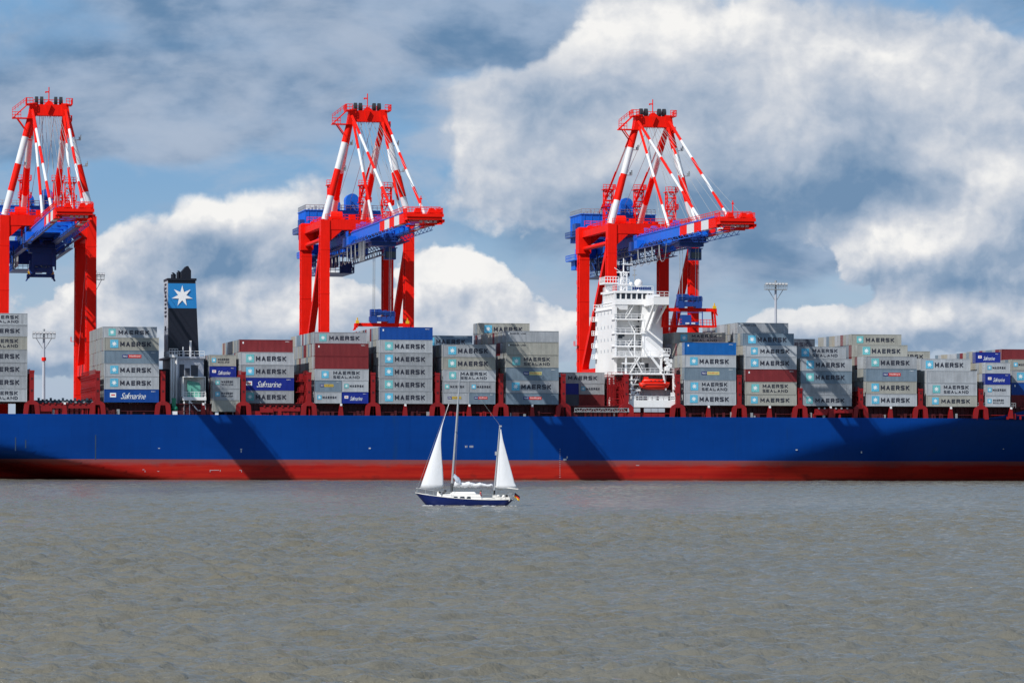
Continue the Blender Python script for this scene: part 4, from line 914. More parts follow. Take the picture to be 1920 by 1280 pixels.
b.box(-4.1, 4.1, -87.5, -81, 56.9, 57.5); b.box(-3.6, -2.4, -87.5, -81, 57.5, 58.5); b.box(2.4, 3.6, -87.5, -81, 57.5, 58.5); b.box(-4.4, 4.4, -87.9, -87.2, 57.5, 58.2)
b.rail((-4.2,-87.5,57.5), (4.2,-87.5,57.5), 1.9, 1.1, .06, 2); b.rail((4.2,-87.5,57.5), (4.2,-80,57.5), 1.9, 1.1, .06, 2); b.rail((-4.2,-87.5,57.5), (-4.2,-80,57.5), 1.9, 1.1, .06, 2); b.rail((-4.4,-81,58.6),(4.4,-81,58.6), 1.3, 1.1, .06)
for x in (-1.5, 1.8): b.prism([(x-1.1,58),(x+1.1,58),(x+.4,59.5),(x-.4,59.5)], 1, -86.5, -83)
b.tube((3.3, -86.6, 58.6), (3.3, -83.5, 58.6), .75, n=10); b.tube((-.6,-84,59), (-.6,-84,62.2), .12); b.box(-.9, -.3, -84.1, -83.9, 61.4, 61.7)
b.box(4.0, 4.7, -87, -82, 56.4, 57.0)
tp = part('boom_tip_platform', b, [RED], None, 0)
b = MB()
for (p_, q_) in (((-3.6,-83,56.9),(-3.6,-87,56.2)), ((3.6,-83,56.9),(3.6,-87,56.2)), ((-3.6,-80,55.7),(4,-87.5,56.0)), ((4.2,-78,56.5),(4.2,-87.5,56.3)), ((-3.2,-86,56.1),(4.2,-86,56.1)), ((-3.2,-79,55.9),(3.2,-79,55.9))): b.beam(p_, q_, .28)
for x in (-1, .2, 1.3, 2.4): b.box(x, x+.7, -85, -84, 56.3, 56.8, 1)
part('floodlight_rack', b, [RED, WHT], tp, 0)
# A-frame
AZ = 85.4; cutsA = (.22, .49, .76)
for s_ in (-1, 1):
    b = MB(); b.bands((s_*4.1, .2, AZ), (s_*LX, 0, 61.7), .80, cutsA, (0,1), 12); p_ = part('frame_leg', b, RB)
    b = MB()
    for t_ in (.24, .5): 
        q0 = Vector((s_*4.1, .2, AZ)).lerp(Vector((s_*LX, 0, 61.7)), t_); b.box(q0.x+.7, q0.x+2.0, q0.y-.6, q0.y+.6, q0.z-.1, q0.z); b.rail((q0.x+2.0, q0.y-.6, q0.z), (q0.x+2.0, q0.y+.6, q0.z), 1.1, .6, .06); b.box(q0.x+1.5, q0.x+1.9, q0.y, q0.y+.3, q0.z, q0.z+.7)
    part('lamp_bracket', b, [STL], p_)
    b = MB(); b.bands((s_*3.9, 1.2, AZ), (s_*3.9, 32.5, 63), .72, cutsA, (0,1), 12); part('frame_leg', b, RB)
    b = MB(); b.bands((s_*4.0, 2.0, AZ+.6), (s_*4.0, 52, 62.6), .27, (.2, .42, .62), (0,1,0,0), 8); part('back_stay', b, RB)
    b = MB(); b.bands((s_*3.6, -1.4, AZ-.5), (s_*3.4, -33, 58.6), .33, (.27, .5, .77), (0,1), 8); part('fore_stay', b, RB)
    b = MB(); b.bands((s_*3.9, -1.6, AZ+1), (s_*3.5, -65, 58.6), .34, (.2, .38, .55, .72, .88), (0,1), 8); part('fore_stay', b, RB)
b = MB(); b.box(-3.9, 3.9, -1.3, 1.3, AZ-.2, AZ+2.4); b.hexa([(-5.0,-1.4,AZ-1),(-3.2,-1.4,AZ-1),(-3.2,1.4,AZ-1),(-5.0,1.4,AZ-1)], [(-4.4,-1.6,AZ+2.7),(-2.8,-1.6,AZ+2.7),(-2.8,1.6,AZ+2.7),(-4.4,1.6,AZ+2.7)])
b.hexa([(3.2,-1.4,AZ-1),(5.0,-1.4,AZ-1),(5.0,1.4,AZ-1),(3.2,1.4,AZ-1)], [(2.8,-1.6,AZ+2.7),(4.4,-1.6,AZ+2.7),(4.4,1.6,AZ+2.7),(2.8,1.6,AZ+2.7)])
b.prism([(-1.2,AZ+2.4),(1.2,AZ+2.4),(.3,AZ+3.3),(-.3,AZ+3.3)], 1, -1, 1); b.prism([(-.3,AZ+.2),(.5,AZ+2.3),(-.9,AZ+2.3)], 1, -1.9, -1.3)
ap = part('apex_beam', b, [RED])
for x in (-2.9, -1.7, 1.6, 2.8): 
    b = MB(); b.tube((x-.35, 0, AZ+3.2), (x+.35, 0, AZ+3.2), 1.15, n=14); part('sheave', b, [BLK], ap)
b = MB(); b.tube((0,0,AZ+3.2), (0,0,AZ+6.6), .12, n=6); b.box(-.9,.1,-.1,.1,AZ+5.3,AZ+5.6); b.tube((.05,0,AZ+5.6), (-.9,0,AZ+5.2), .08); part('aerial_mast', b, [RED], ap)
b = MB(); b.box(-5.3,-3.9,-2.4,2.4,AZ+2.3,AZ+2.5); b.box(3.9,5.4,-2.4,2.4,AZ+2.3,AZ+2.5)
for q0 in (((-5.3,-2.4),(-3.9,-2.4)), ((3.9,-2.4),(5.4,-2.4)), ((5.4,-2.4),(5.4,2.4)), ((-5.3,-2.4),(-5.3,2.4)), ((-3.4,2.2),(3.4,2.2))): b.rail((*q0[0],AZ+2.5), (*q0[1],AZ+2.5), 1.3, .9, .07)
b.box(4.6,5.3,-2,1.6,AZ-1.6,AZ-1.4); b.rail((5.3,-2,AZ-1.4),(5.3,1.6,AZ-1.4),1.2,.9,.07); b.rail((4.2,-2,AZ-1.4),(5.3,-2,AZ-1.4),1.2,.7,.07)
b.box(-8.6,-4.2,-1,1,AZ-1.0,AZ-.75); b.rail((-8.6,-1,AZ-.75),(-6.6,-1,AZ-.75),1.3,.7,.07); b.beam((-8.4,-1,AZ-.8),(-5,-1,AZ+2.4),.22); b.beam((-8.4,1,AZ-.8),(-5,1,AZ+2.4),.22); b.beam((-7.4,-1,AZ-.9),(-5.0,-1,AZ-4.2),.25); b.beam((-7.4,1,AZ-.9),(-5.0,1,AZ-4.2),.25)
b.rail((-8.6,-1,AZ+.4),(-5.3,-1,AZ+3.0),1.0,.9,.06,1)
part('apex_platform', b, [RED], ap)
b = MB(); 
for (x, ye, ze) in ((-1.6,-20,58.6),(-.9,-34,58.6),(-.3,-44,58.6),(.4,-52,58.6),(1.1,-60,58.6),(1.7,-66,58.6),(2.2,-72,58.6),(-2.2,-28,58.6),(-1.9,-50,58.6),(1.4,-44,58.6),(2.5,-78,58.6),(.2,-24,58.6),(-1.2,49,64),(1.2,49,64)): b.tube((x, -.2, AZ-.2), (x*1.4, ye, ze), .055, n=4)
part('hoist_rope', b, [STL])
# machinery house and what stands on the back reach
b = MB(); b.box(-9.7, 9.4, 38, 52, 59.6, 66.2)
k = -9
while k < 9: b.box(k, k+.2, 37.9, 38, 59.8, 66); k += 1.9
for k in range(7): b.box(-9.8, -9.7, 38.6+k*2, 38.8+k*2, 59.8, 66)
b.box(-9.9, 9.6, 37.8, 52.2, 66.2, 66.4)
mh = part('machinery_house', b, [BLU])
b = MB(); b.rail((-9.7,38,66.4),(9.4,38,66.4),1.2,1.1,.07); b.rail((-9.7,38,66.4),(-9.7,52,66.4),1.2,1.3,.07)
for k in range(9): b.box(-8.8+k*.9, -8.4+k*.9, 40, 41, 66.4, 66.9+(k % 3)*.3)
part('roof_railing', b, [STL], mh)
b = MB(); b.box(-3.6,-.8,39,43,66.4,67.8); b.tube((-2.2,39,67.8),(-2.2,43,67.8),1.4,n=14); b.box(.6,3.9,39,43,66.4,69.0); b.tube((2.2,39,69.0),(2.2,43,69.0),1.65,n=14); part('roof_hood', b, [BLU], mh)
b = MB(); b.box(-9.2,-7.0,36.9,37.9,60.2,62.6); b.box(-6,-4,37.2,37.9,60,61.5); b.box(-11,-9.8,39,43,61,64); b.rail((-11.2,38.4,60.9),(-11.2,51,60.9),1.2,1.2,.07); b.box(-11.2,-9.8,38.4,51,60.7,60.9); part('switch_cabinet', b, [DBL], mh)
for (x, y, z0, z1, cap) in ((-3.5, 34.8, 63, 72.4, 1), (4.8, 36.8, 63, 72.6, 1), (5.2, 3, 61.7, 69.8, 1)):
    b = MB(); b.tower(x, y, z0, z1, 1.5 if x < -9 else 2.1, 0, 2.2, .11)
    for z in (z1-4.4, z1-.2): b.box(x-1.5, x+1.5, y-1.5, y+1.5, z, z+.18); b.rail((x-1.6, y-1.5, z+.1), (x+1.6, y-1.5, z+.1), 1.2, .8, .07); b.rail((x+1.6, y-1.5, z+.1), (x+1.6, y+1.5, z+.1), 1.2, .8, .07)
    for k in range(int((z1-z0)/2.2)): b.beam((x-.6, y, z0+k*2.2), (x+.6, y, z0+k*2.2+2.2), .5, .12)
    part('stair_tower', b, [RED])
b = MB()                                   # red deck house and winches on the portal
b.box(-LX+.9, LX-.9, 1.3, 31.7, 61.3, 61.45)
rz_ = random.Random(2)
for k in range(12): x = -9+rz_.random()*17; y = 8+rz_.random()*24; s_ = .6+rz_.random()*1.2; b.box(x, x+s_, y, y+s_, 61.6, 61.6+.8+rz_.random()*1.6)
for y in (4, 14, 24): b.beam((-LX, y, 61.8), (LX, y, 61.8), .4)
b.tube((-7.2,10,62.9),(-4.6,10,62.9),1.4,n=12); b.rail((-LX+.8,1.5,61.7),(-LX+.8,31,61.7),1.2,1.8,.07); b.rail((LX-.8,1.5,61.7),(LX-.8,31,61.7),1.2,1.8,.07)
part('winch_deck', b, [RED])
b = MB()                                   # hanging maintenance platform at the back reach
b.box(-6,2.2,36,56,50.6,50.75)
for x in (-6, 2.2):
    for y in (36, 46, 55.7): b.box(x-.12, x+.12, y, y+.25, 50.7, 56.4)
    b.beam((x, 36, 50.8), (x, 46, 56), .18); b.rail((x, 36, 50.8), (x, 56, 50.8), 1.3, 1.4, .07)
b.box(-5,-.6,44,50,52.5,55.6); b.box(-1,1.8,37,39,50.8,53.6); b.rail((-6,36,50.8),(2.2,36,50.8),1.3,1.2,.07)
part('maintenance_platform', b, [DBL])
b = MB(); b.box(-8.4,-3.9,42,64,55.4,55.6); b.rail((-8.4,42,55.6),(-8.4,64,55.6),1.3,1.6,.08); b.box(-8,-4.2,46,51,55.6,58.2); b.box(-7.4,-4.4,57,62,53.2,55.4); b.box(-6.0,6.0,61.5,64,56,58.8); b.box(3.9,7.2,46,58,55.5,58); part('back_reach_platform', b, [BLU])
b = MB(); b.box(4.0,5.4,-2,6,55.2,57.6); part('drive_cabinet', b, [BLU])
b = MB(); b.box(-5.6,-4.0,-8,-4.5,55.4,57.4); b.rail((-5.7,-8,57.4),(-5.7,-4.5,57.4),1.1,.9,.07); part('drive_cabinet', b, [BLU])
b = MB(); b.box(-5.9,-4.0,-3,1,55,57.2); part('drive_cabinet', b, [DBL])

b = MB()
for x in (-4.2, 4.2):
    k = -70
    while k < 60: b.beam((x, k, 56.4), (x, k+2.6, 55.5), .09); b.beam((x, k+2.6, 55.5), (x, k+5.2, 56.4), .09); k += 5.2
    b.beam((x, -70, 55.5), (x, 60, 55.5), .12)
part('girder_bracing', b, [BLU])
for x in (-LX-.2, LX+.2):
    b = MB()
    for k in range(9): z = 28+k*3.4; b.beam((x-1.0, 34.3, z), (x+1.0, 34.3, z+3.4) if k % 2 else (x-1.0, 34.3, z+3.4), .14); b.box(x-1.1, x+1.1, 34.2, 35.2, z, z+.1); b.rail((x-1.1, 35.2, z), (x+1.1, 35.2, z), 1.0, .7, .04)
    part('access_stair', b, [RED])
def crane(px, label, ytr, kind, trolley_z=50.0):
    xc = (PX(px, 48)); root = thing('gantry_crane', label, 'crane', W(xc, 48, ZQ), TH, 'gantry cranes on the quay')
    objs = []
    for nm, me, par in CR: objs.append(link(nm, me, root if par is None else objs[par]))
    off = (0, 0, -ZQ)
    b = MB(); b.box(-3.3,3.3,ytr-3.6,ytr+3.6,55.2,56.2); b.box(-2.9,2.9,ytr-2.6,ytr+2.6,54.2,55.3); b.box(-2.4,-.4,ytr-2,ytr+2,56.2,57.4); b.box(.6,2.5,ytr-2,ytr+2,56.2,57.2)
    b.rail((-3.6,ytr-3.8,55.3),(3.6,ytr-3.8,55.3),1.2,1.2,.07); b.box(-3.7,3.7,ytr-4,ytr+4,55.1,55.25)
    if kind == 'up': b.box(-1.7,3.2,ytr-2.2,ytr+2.2,51.2,55.2); b.box(2.6,3.4,ytr-2.6,ytr-2.2,50.8,58.0); b.box(-2.2,-1.7,ytr-2.2,ytr-1.8,50,55); b.box(3.2,3.6,ytr-2.2,ytr-1.8,50,55)
    tr = b.build('trolley', [DBL], root, off)
    b = MB(); cx = 2.6; cy = ytr+5.2
    b.box(cx-1.3,cx+1.3,cy-1.4,cy+1.4,51.4,54.0,0); b.box(cx-1.15,cx+1.15,cy-1.46,cy-1.4,51.7,53.2,1); b.box(cx-1.36,cx-1.3,cy-1.1,cy+1.1,51.8,53.2,1); b.box(cx-1.6,cx+1.6,cy-1.7,cy+1.7,54.0,54.15,0)
    for sx_ in (-1, 1): b.box(cx+sx_*1.2-.1, cx+sx_*1.2+.1, cy-.1, cy+.1, 54, 55.2)
    b.build('operator_cabin', [DBL, GLS], tr, off)
    b = MB(); n_ = 13; y1 = 60.0                       # festoon: hanging loops of cable between the trolley and the back reach
    st_ = (y1-ytr)/n_
    for k in range(n_):
        a = ytr+k*st_; 
        for xx in (-5.4,): b.path([(xx, a+st_*t_, 55.0-4.0*(1-(2*t_-1)**4)) for t_ in (0,.04,.1,.2,.35,.5,.65,.8,.9,.96,1)], .075, 4)
    if kind == 'low':
        for k in range(4): a = ytr-9+k*2.2; b.path([(-5.4, a+2.2*t_, 55.0-4.6*(1-(2*t_-1)**4)) for t_ in (0,.05,.12,.3,.5,.7,.88,.95,1)], .075, 4)
    b.build('festoon_cable', [STL], tr, off)
    zt = trolley_z
    b = MB()
    for x in (-1.9, 1.9):
        for y in (-1.3, 1.3): b.tube((x, ytr+y, zt+1.5), (x*1.0, ytr+y, 55.2), .07, n=4)
    b.build('hoist_rope', [STL], tr, off)
    b = MB(); b.box(-2.9,2.9,ytr-1.2,ytr+1.2,zt+.2,zt+1.3); b.box(-2.7,-1.3,ytr-1.3,ytr+1.3,zt-.2,zt+3.0); b.box(1.4,2.8,ytr-1.3,ytr+1.3,zt-.2,zt+2.6); b.tube((-.8,ytr-1.2,zt+2.3),(-.8,ytr+1.2,zt+2.3),.8,n=10); b.tube((.7,ytr-1.2,zt+2.1),(.7,ytr+1.2,zt+2.1),.7,n=10)
    b.rail((-2.9,ytr-1.4,zt+1.3),(2.9,ytr-1.4,zt+1.3),1,1.2,.06); hb_ = b.build('headblock', [DBL], root, off)
    b = MB(); hl = 3.0 if kind == 'up' else 6.1; M_ = DBL if kind == 'up' else RED; z0 = zt-1.0
    b.box(-hl,hl,ytr-.5,ytr+.5,z0,z0+.8); 
    for s_ in (-1, 1): b.box(s_*hl-.3,s_*hl+.3,ytr-1.2,ytr+1.2,z0-.3,z0+.7); b.prism([(s_*(hl-.2), z0+.6), (s_*(hl+.6), z0-.9), (s_*(hl+.3), z0-.9), (s_*(hl-.6), z0+.6)], 1, ytr-1.2, ytr-1.0); b.prism([(s_*(hl-.2), z0+.6), (s_*(hl+.6), z0-.9), (s_*(hl+.3), z0-.9), (s_*(hl-.6), z0+.6)], 1, ytr+1.0, ytr+1.2)
    sp = b.build('spreader', [M_], root, off)
    for s_ in (-1, 1): 
        b = MB(); b.box(s_*(hl-.2)-.35,s_*(hl-.2)+.35,ytr-1.25,ytr-.4,z0+.7,z0+1.35); b.tube((s_*(hl-.2),ytr-.8,z0+1.35),(s_*(hl-.2),ytr-.8,z0+2.0),.15); b.build('warning_lamp', [YEL], sp, off)
    if kind == 'frame':
        b = MB(); zb_ = z0-3.3
        for s_ in (-1, 1):
            for y in (-1.2, 1.2): b.beam((s_*5.8, ytr+y, z0+.2), (s_*6.1, ytr+y, zb_), .4, .4)
        b.box(-6.3,6.3,ytr-1.35,ytr-1.0,zb_-.35,zb_+.1); b.box(-6.3,6.3,ytr+1.0,ytr+1.35,zb_-.35,zb_+.1); b.rail((-6.1,ytr-1.3,zb_+.1),(6.1,ytr-1.3,zb_+.1),1.3,.7,.06,2)
        b.build('overheight_frame', [RED], sp, off)
        b = MB(); b.box(-2.0,2.0,ytr-1.6,ytr+.9,zb_+.2,zb_+.9); b.box(-2.0,.2,ytr-1.5,ytr+.8,zb_+.9,zb_+2.5)
        for s_ in (-3.2, 2.9): b.box(s_-.1,s_+.1,ytr-1.4,ytr-1.2,zb_,z0); 
        b.box(-3.2,2.9,ytr-1.4,ytr-1.2,z0-.3,z0-.15); b.box(-1.2,-.3,ytr-1.7,ytr-1.6,zb_+.35,zb_+.7,1); b.box(.2,1.1,ytr-1.7,ytr-1.6,zb_+.35,zb_+.7,1); b.build('man_cage', [DBL, WHT], sp, off)
    return root
crane(88.5, 'red and blue gantry crane at the left edge, its spreader hoisted up under the trolley', 26, 'up', 49.3)
crane(687, 'red and blue gantry crane in the middle, lowering its spreader behind the stacks', -24, 'low', PZ(700, 612, 24)+1.0)
crane(1223, 'red and blue gantry crane behind the white bridge tower with a caged spreader', -38.5, 'frame', PZ(1310, 586, 10)+1.2)

# ------------------------------------------------------------------ floodlight masts beyond the quay
def flood(px, pyh, ys, w_, label, red=False):
    xs = PX(px, ys); zt = PZ(px, pyh, ys); root = thing('floodlight_mast', label, 'floodlight mast', W(xs, ys, 5), TH, 'floodlight masts on the quay'); off = (0, 0, -5)
    b = MB(); b.tube((0,0,5), (0,0,zt-1.5), .62, .3, n=12, m=0)
    if red: k = PZ(px, 673, ys); b.tube((0,0,k-.45), (0,0,k+.45), .60, .60, n=12, m=1)
    b.build('pole', [SGRY, RED], root, off)
    b = MB(); b.box(-w_,w_,-.9,.9,zt-1.9,zt-1.65); b.rail((-w_,-.9,zt-1.65),(w_,-.9,zt-1.65),1.1,.9,.05); b.rail((-w_,.9,zt-1.65),(w_,.9,zt-1.65),1.1,.9,.05); b.beam((-w_*.7,0,zt-1.8),(0,0,zt-5),.16); b.beam((w_*.7,0,zt-1.8),(0,0,zt-5),.16)
    b.tube((0,0,zt-5.4),(0,0,zt+.6),.3,n=8)
    b.build('lamp_gallery', [STL], root, off)
    me = None
    for k in range(7):
        x = -w_+.25+k*(w_*2-.5)/6
        if me is None: q_ = MB(); q_.hexa([(-.35,-.25,-.3),(.35,-.25,-.3),(.35,.2,-.45),(-.35,.2,-.45)], [(-.35,-.1,.35),(.35,-.1,.35),(.35,.4,.2),(-.35,.4,.2)]); q_.box(-.3,.3,-.3,-.2,-.2,.25,1); me = q_.mesh('lamp', [STL, WHT])
        link('lamp', me, root, (x, -.9, zt-.35-5)); 
flood(82, 621, 150, 2.9, 'tall white floodlight mast with a red band in the gap beside the leftmost stack', True)
flood(1454.5, 530, 130, 2.9, 'white floodlight mast rising behind the stacks right of the bridge tower')
flood(178, 511, 150, 2.3, 'floodlight mast half hidden by the leg of the leftmost crane')

# ------------------------------------------------------------------ sailing boat (x from bow to stern along the picture, y away)
BZ = 470.0; BS = F/BZ
def bx(px): return (px-872)/BS
def bz(py): return CAMH+(845+ROLL*(872-960)-py)/BS
BT = thing('sailboat', 'two-masted sailboat with blue hull and white sails crossing before the ship', 'sailboat', (bx(872)+(872-960)/BS, BZ, 0), R(-4))
BHULL = paint('boat_blue', (.004,.014,.095), .3, .08); CREAM = paint('boat_cream', (.72,.70,.66), .4, .08); WOOD = paint('teak', (.2,.1,.05), .6, .2)
m = bpy.data.materials.new('sailcloth'); m.use_nodes = True; t = m.node_tree; b = t.nodes['Principled BSDF']; g = G(t)
b.inputs['Base Color'].default_value = (.84,.85,.87,1); b.inputs['Roughness'].default_value = .7
tl = g.n('ShaderNodeBsdfTranslucent'); tl.inputs[0].default_value = (.75,.77,.8,1); mx_ = g.n('ShaderNodeMixShader'); mx_.inputs[0].default_value = .3
g.put(mx_.inputs[1], b.outputs[0]); g.put(mx_.inputs[2], tl.outputs[0]); g.put(t.nodes['Material Output'].inputs[0], mx_.outputs[0])
tc = g.n('ShaderNodeTexCoord').outputs['Object']; bn = g.n('ShaderNodeBump'); bn.inputs['Strength'].default_value = .5; bn.inputs['Distance'].default_value = .12
g.put(bn.inputs['Height'], g.noise(g.v('MULTIPLY', tc, (1.0, .2, .35)), 1.2, 3, .5)[0]); g.put(b.inputs['Normal'], bn.outputs[0]); SAIL = m
# hull by stations: deck height, half beam, keel rise
x0, x1 = bx(779.7), bx(963.5); Lb = x1-x0; hv = MB(); vs = []; n = 12; NS = 25
def sheer(t_): return bz(924)*(1-t_)**2.2+bz(937.5)*(1-(1-t_)**2.2)+.12*t_**4
def hbm(t_): return 1.62*(math.sin(math.pi*min(1, (t_*.86+.0)**.8)))**.75 if 0 < t_ < 1 else (.02 if t_ <= 0 else .62)
for i in range(NS):
    t_ = i/(NS-1); zd = sheer(t_); hbw = max(.03, hbm(t_))
    for k in range(n+1):
        a = math.pi*k/n; c_ = math.cos(a); s_ = math.sin(a); dp = s_**.8      # dp 0 at the gunwale, 1 at the keel
        zk = -.55*math.sin(math.pi*min(1, max(0, t_)))**.5 if 0 < t_ < 1 else 0
        zlow = zk if 0 < t_ < 1 else 0
        rake = (1-t_)**6*1.35 - max(0, t_-.93)/.07*.85                      # overhangs
        z = zd+(min(zd-.05, zlow)-zd)*dp
        vs.append((x0+t_*Lb+rake*dp*1.0, -hbw*math.copysign(abs(c_)**.6, c_), z))
hv.add(vs, [(i*(n+1)+k, (i+1)*(n+1)+k, (i+1)*(n+1)+k+1, i*(n+1)+k+1) for i in range(NS-1) for k in range(n)], 0, True)
hv.add(vs[-(n+1):], [tuple(range(n+1))]); hv.build('hull', [BHULL], BT)
dk = MB(); dk.add([(x0+i/(NS-1)*Lb, s_*max(.03, hbm(i/(NS-1)))*.97, sheer(i/(NS-1))-.04) for i in range(NS) for s_ in (-1, 1)], [(2*i, 2*i+2, 2*i+3, 2*i+1) for i in range(NS-1)]); dk.build('deck', [CREAM], BT)
tr_ = MB()
for s_ in (-1, 1): tr_.path([(x0+i/(NS-1)*Lb, s_*max(.03, hbm(i/(NS-1))), sheer(i/(NS-1))+.02) for i in range(NS)], .04, 4)
tr_.build('toe_rail', [CREAM], BT)
def cabin(name, xa, xb, za, zb2, hw, taper=.35):
    b = MB(); b.hexa([(xa,-hw,za),(xb,-hw,za),(xb,hw,za),(xa,hw,za)], [(xa+taper,-hw+.15,zb2),(xb-taper*.8,-hw+.15,zb2+.0),(xb-taper*.8,hw-.15,zb2),(xa+taper,hw-.15,zb2)]); return b.build(name, [CREAM], BT)
cabin('cabin', bx(828), bx(906), sheer(.4)-.15, bz(925.5), 1.15); CB = cabin('coachroof', bx(845), bx(895), bz(926), bz(921.5), .95, .3)
cabin('foredeck_locker', bx(820), bx(829), sheer(.25)-.1, bz(921), .5, .08)
for k, (pa, pb) in enumerate(((852,860.5),(864,873.5),(877,885))):
    b = MB(); b.hexa([(bx(pa),-1.20,bz(934)),(bx(pb),-1.20,bz(934)),(bx(pb),-1.1,bz(934)),(bx(pa),-1.1,bz(934))], [(bx(pa)+.12,-1.14,bz(930)),(bx(pb)-.05,-1.14,bz(930)),(bx(pb)-.05,-1.05,bz(930)),(bx(pa)+.12,-1.05,bz(930))]); b.build('cabin_window', [GLS], BT)
b = MB(); xa, xb = bx(906), bx(958); b.box(xa, xb, -.85, -.7, sheer(.75)-.1, bz(932.5)); b.box(xa, xb, .7, .85, sheer(.75)-.1, bz(932.5)); b.box(bx(938), bx(957), -.7, .7, sheer(.9)-.1, bz(931)); b.box(bx(925),bx(938),-.6,.6,sheer(.85),bz(927.5)); b.build('cockpit_coaming', [CREAM], BT)
b = MB()
for px in (783, 800, 815, 940, 950, 960): b.tube((bx(px), -max(.1, hbm((bx(px)-x0)/Lb))*.9, sheer((bx(px)-x0)/Lb)), (bx(px), -max(.1, hbm((bx(px)-x0)/Lb))*.9, sheer((bx(px)-x0)/Lb)+.65), .025, n=5)
b.path([(bx(px), -max(.1, hbm((bx(px)-x0)/Lb))*.9, sheer((bx(px)-x0)/Lb)+.65) for px in (781,790,800,815,830,850,870,900,920,940,950,961)], .018, 4)
b.rail((bx(956), -.6, sheer(1)), (bx(963), -.6, sheer(1)), .75, .3, .025); b.rail((bx(963), -.6, sheer(1)), (bx(963), .6, sheer(1)), .75, .3, .025)
b.beam((bx(962), -.3, sheer(1)), (bx(969), -.3, .5), .06); b.beam((bx(962), .3, sheer(1)), (bx(969), .3, .5), .06); b.beam((bx(969), -.3, .5), (bx(969), .3, .5), .06); b.beam((bx(963), -.3, .75), (bx(971), -.3, 1.0), .05)
b.build('guard_rail', [STL], BT)
b = MB()
for (px, py, r_, m_) in ((826,922,.16,1),(836,920.5,.2,1),(900,927,.2,1),(946,930,.22,0),(951,929,.2,1),(936,929,.18,0),(833,924,.15,1)): b = MB(); b.sphere((bx(px), -.5, bz(py)), r_, 4, m_); b.build('fender' if m_ else 'sail_bag', [CREAM, BLK], BT)
b = MB(); b.box(bx(943), bx(955), -.5, .3, bz(934), bz(929), 0); b.build('deck_gear', [CREAM, BLK], BT)
MSTL = paint('mast_alloy', (.42,.43,.45), .35, .05, metal=.3)
b = MB(); P0, P1 = Vector((bx(847.5), 0, bz(921))), Vector((bx(863), 0, bz(697))); b.tube(P0, P1, .15, .085, n=10, m=0); b.tube(P0, P0.lerp(P1, .07), .17, .17, n=10, m=1); PM = P0.lerp(P1, .5)
b.beam((PM.x, -.75, PM.z), (PM.x, .75, PM.z), .09); b.build('main_mast', [MSTL, BLK], BT)
b = MB(); Q0, Q1 = Vector((bx(927), 0, bz(929))), Vector((bx(938), 0, bz(797))); b.tube(Q0, Q1, .11, .08, n=10, m=0); b.tube(Q0, Q0.lerp(Q1, .08), .13, .13, n=10, m=1); QM = Q0.lerp(Q1, .6); b.box(QM.x-.3, QM.x-.05, -.12, .12, QM.z-.2, QM.z+.25); b.box(Q1.x-.1,Q1.x+.22,-.1,.1,Q1.z-.2,Q1.z); b.build('mizzen_mast', [MSTL, BLK], BT)
def sail(name, rows_, belly, label=None):       # rows_: (z, x luff, x leech) from foot to head
    b = MB(); vs = []; c_ = 14; nr = 24
    def interp(v):
        for i in range(len(rows_)-1):
            a, d = rows_[i], rows_[i+1]
            if a[0] <= v <= d[0]: f_ = (v-a[0])/(d[0]-a[0]); return a[1]+(d[1]-a[1])*f_, a[2]+(d[2]-a[2])*f_
        return rows_[-1][1], rows_[-1][2]
    z0, z1 = rows_[0][0], rows_[-1][0]
    for i in range(nr+1):
        z = z0+(z1-z0)*i/nr; xa, xb = interp(z)
        for k in range(c_+1):
            u = k/c_; vs.append((xa+(xb-xa)*u, -belly*math.sin(math.pi*u**.8)*(xb-xa)/3.5-.3*u*(xb-xa)*.5, z-(.16*math.sin(math.pi*u) if i == 0 else 0)))
    fs = [(i*(c_+1)+k, i*(c_+1)+k+1, (i+1)*(c_+1)+k+1, (i+1)*(c_+1)+k) for i in range(nr) for k in range(c_)]
    b.add(vs, fs, 0, True); o = b.build(name, [SAIL], BT, label=label)
    sd_ = o.modifiers.new('cloth_thickness', 'SOLIDIFY'); sd_.thickness = .01; return o
zj0, zj1 = bz(914), bz(757)
lu = lambda z: bx(788.4)+(bx(842)-bx(788.4))*(z-zj0)/(zj1-zj0)
jr = [(bz(914), bx(788.4), bx(832)), (bz(908), lu(bz(908)), bx(833)), (bz(880), lu(bz(880)), bx(831.5)), (bz(855), lu(bz(855)), bx(829)), (bz(830), lu(bz(830)), bx(827.3)), (bz(805), lu(bz(805)), bx(828.5)), (bz(790), lu(bz(790)), bx(832)), (bz(775), lu(bz(775)), bx(836.5)), (bz(757), bx(842)-.02, bx(842)+.03)]
sail('jib', jr, .55, 'white triangular foresail set on the forestay')
ml = lambda z: Q0.x+(Q1.x-Q0.x)*(z-Q0.z)/(Q1.z-Q0.z)+.12
mr = [(bz(913.5), ml(bz(913.5)), bx(971)), (bz(905), ml(bz(905)), bx(966.5)), (bz(880), ml(bz(880)), bx(959.5)), (bz(850), ml(bz(850)), bx(951)), (bz(825), ml(bz(825)), bx(944)), (bz(804), ml(bz(804))+.0, bx(940)+.0)]
sail('mizzen_sail', mr, .45, 'white triangular sail on the after mast')
b = MB(); r5 = random.Random(4); pts = []; N_ = 40; vs = []; nn = 9
for i in range(N_+1):
    t_ = i/N_; x = bx(852)+(bx(925)-bx(852))*t_; z = bz(908)+(bz(909.5)-bz(908))*t_; rr = .30*(1-t_)**.6+.10; rr *= 1+.2*(r5.random()-.5)+.12*math.sin(i*.55); z += .05*math.sin(i*.5)+.02*r5.random()
    if i == 0: rr = .05
    for k in range(nn): a = 2*math.pi*k/nn; q0 = rr*(1+.22*math.sin(3*a+i*1.1)); vs.append((x, q0*math.cos(a)*.8, z+q0*math.sin(a)*.85))
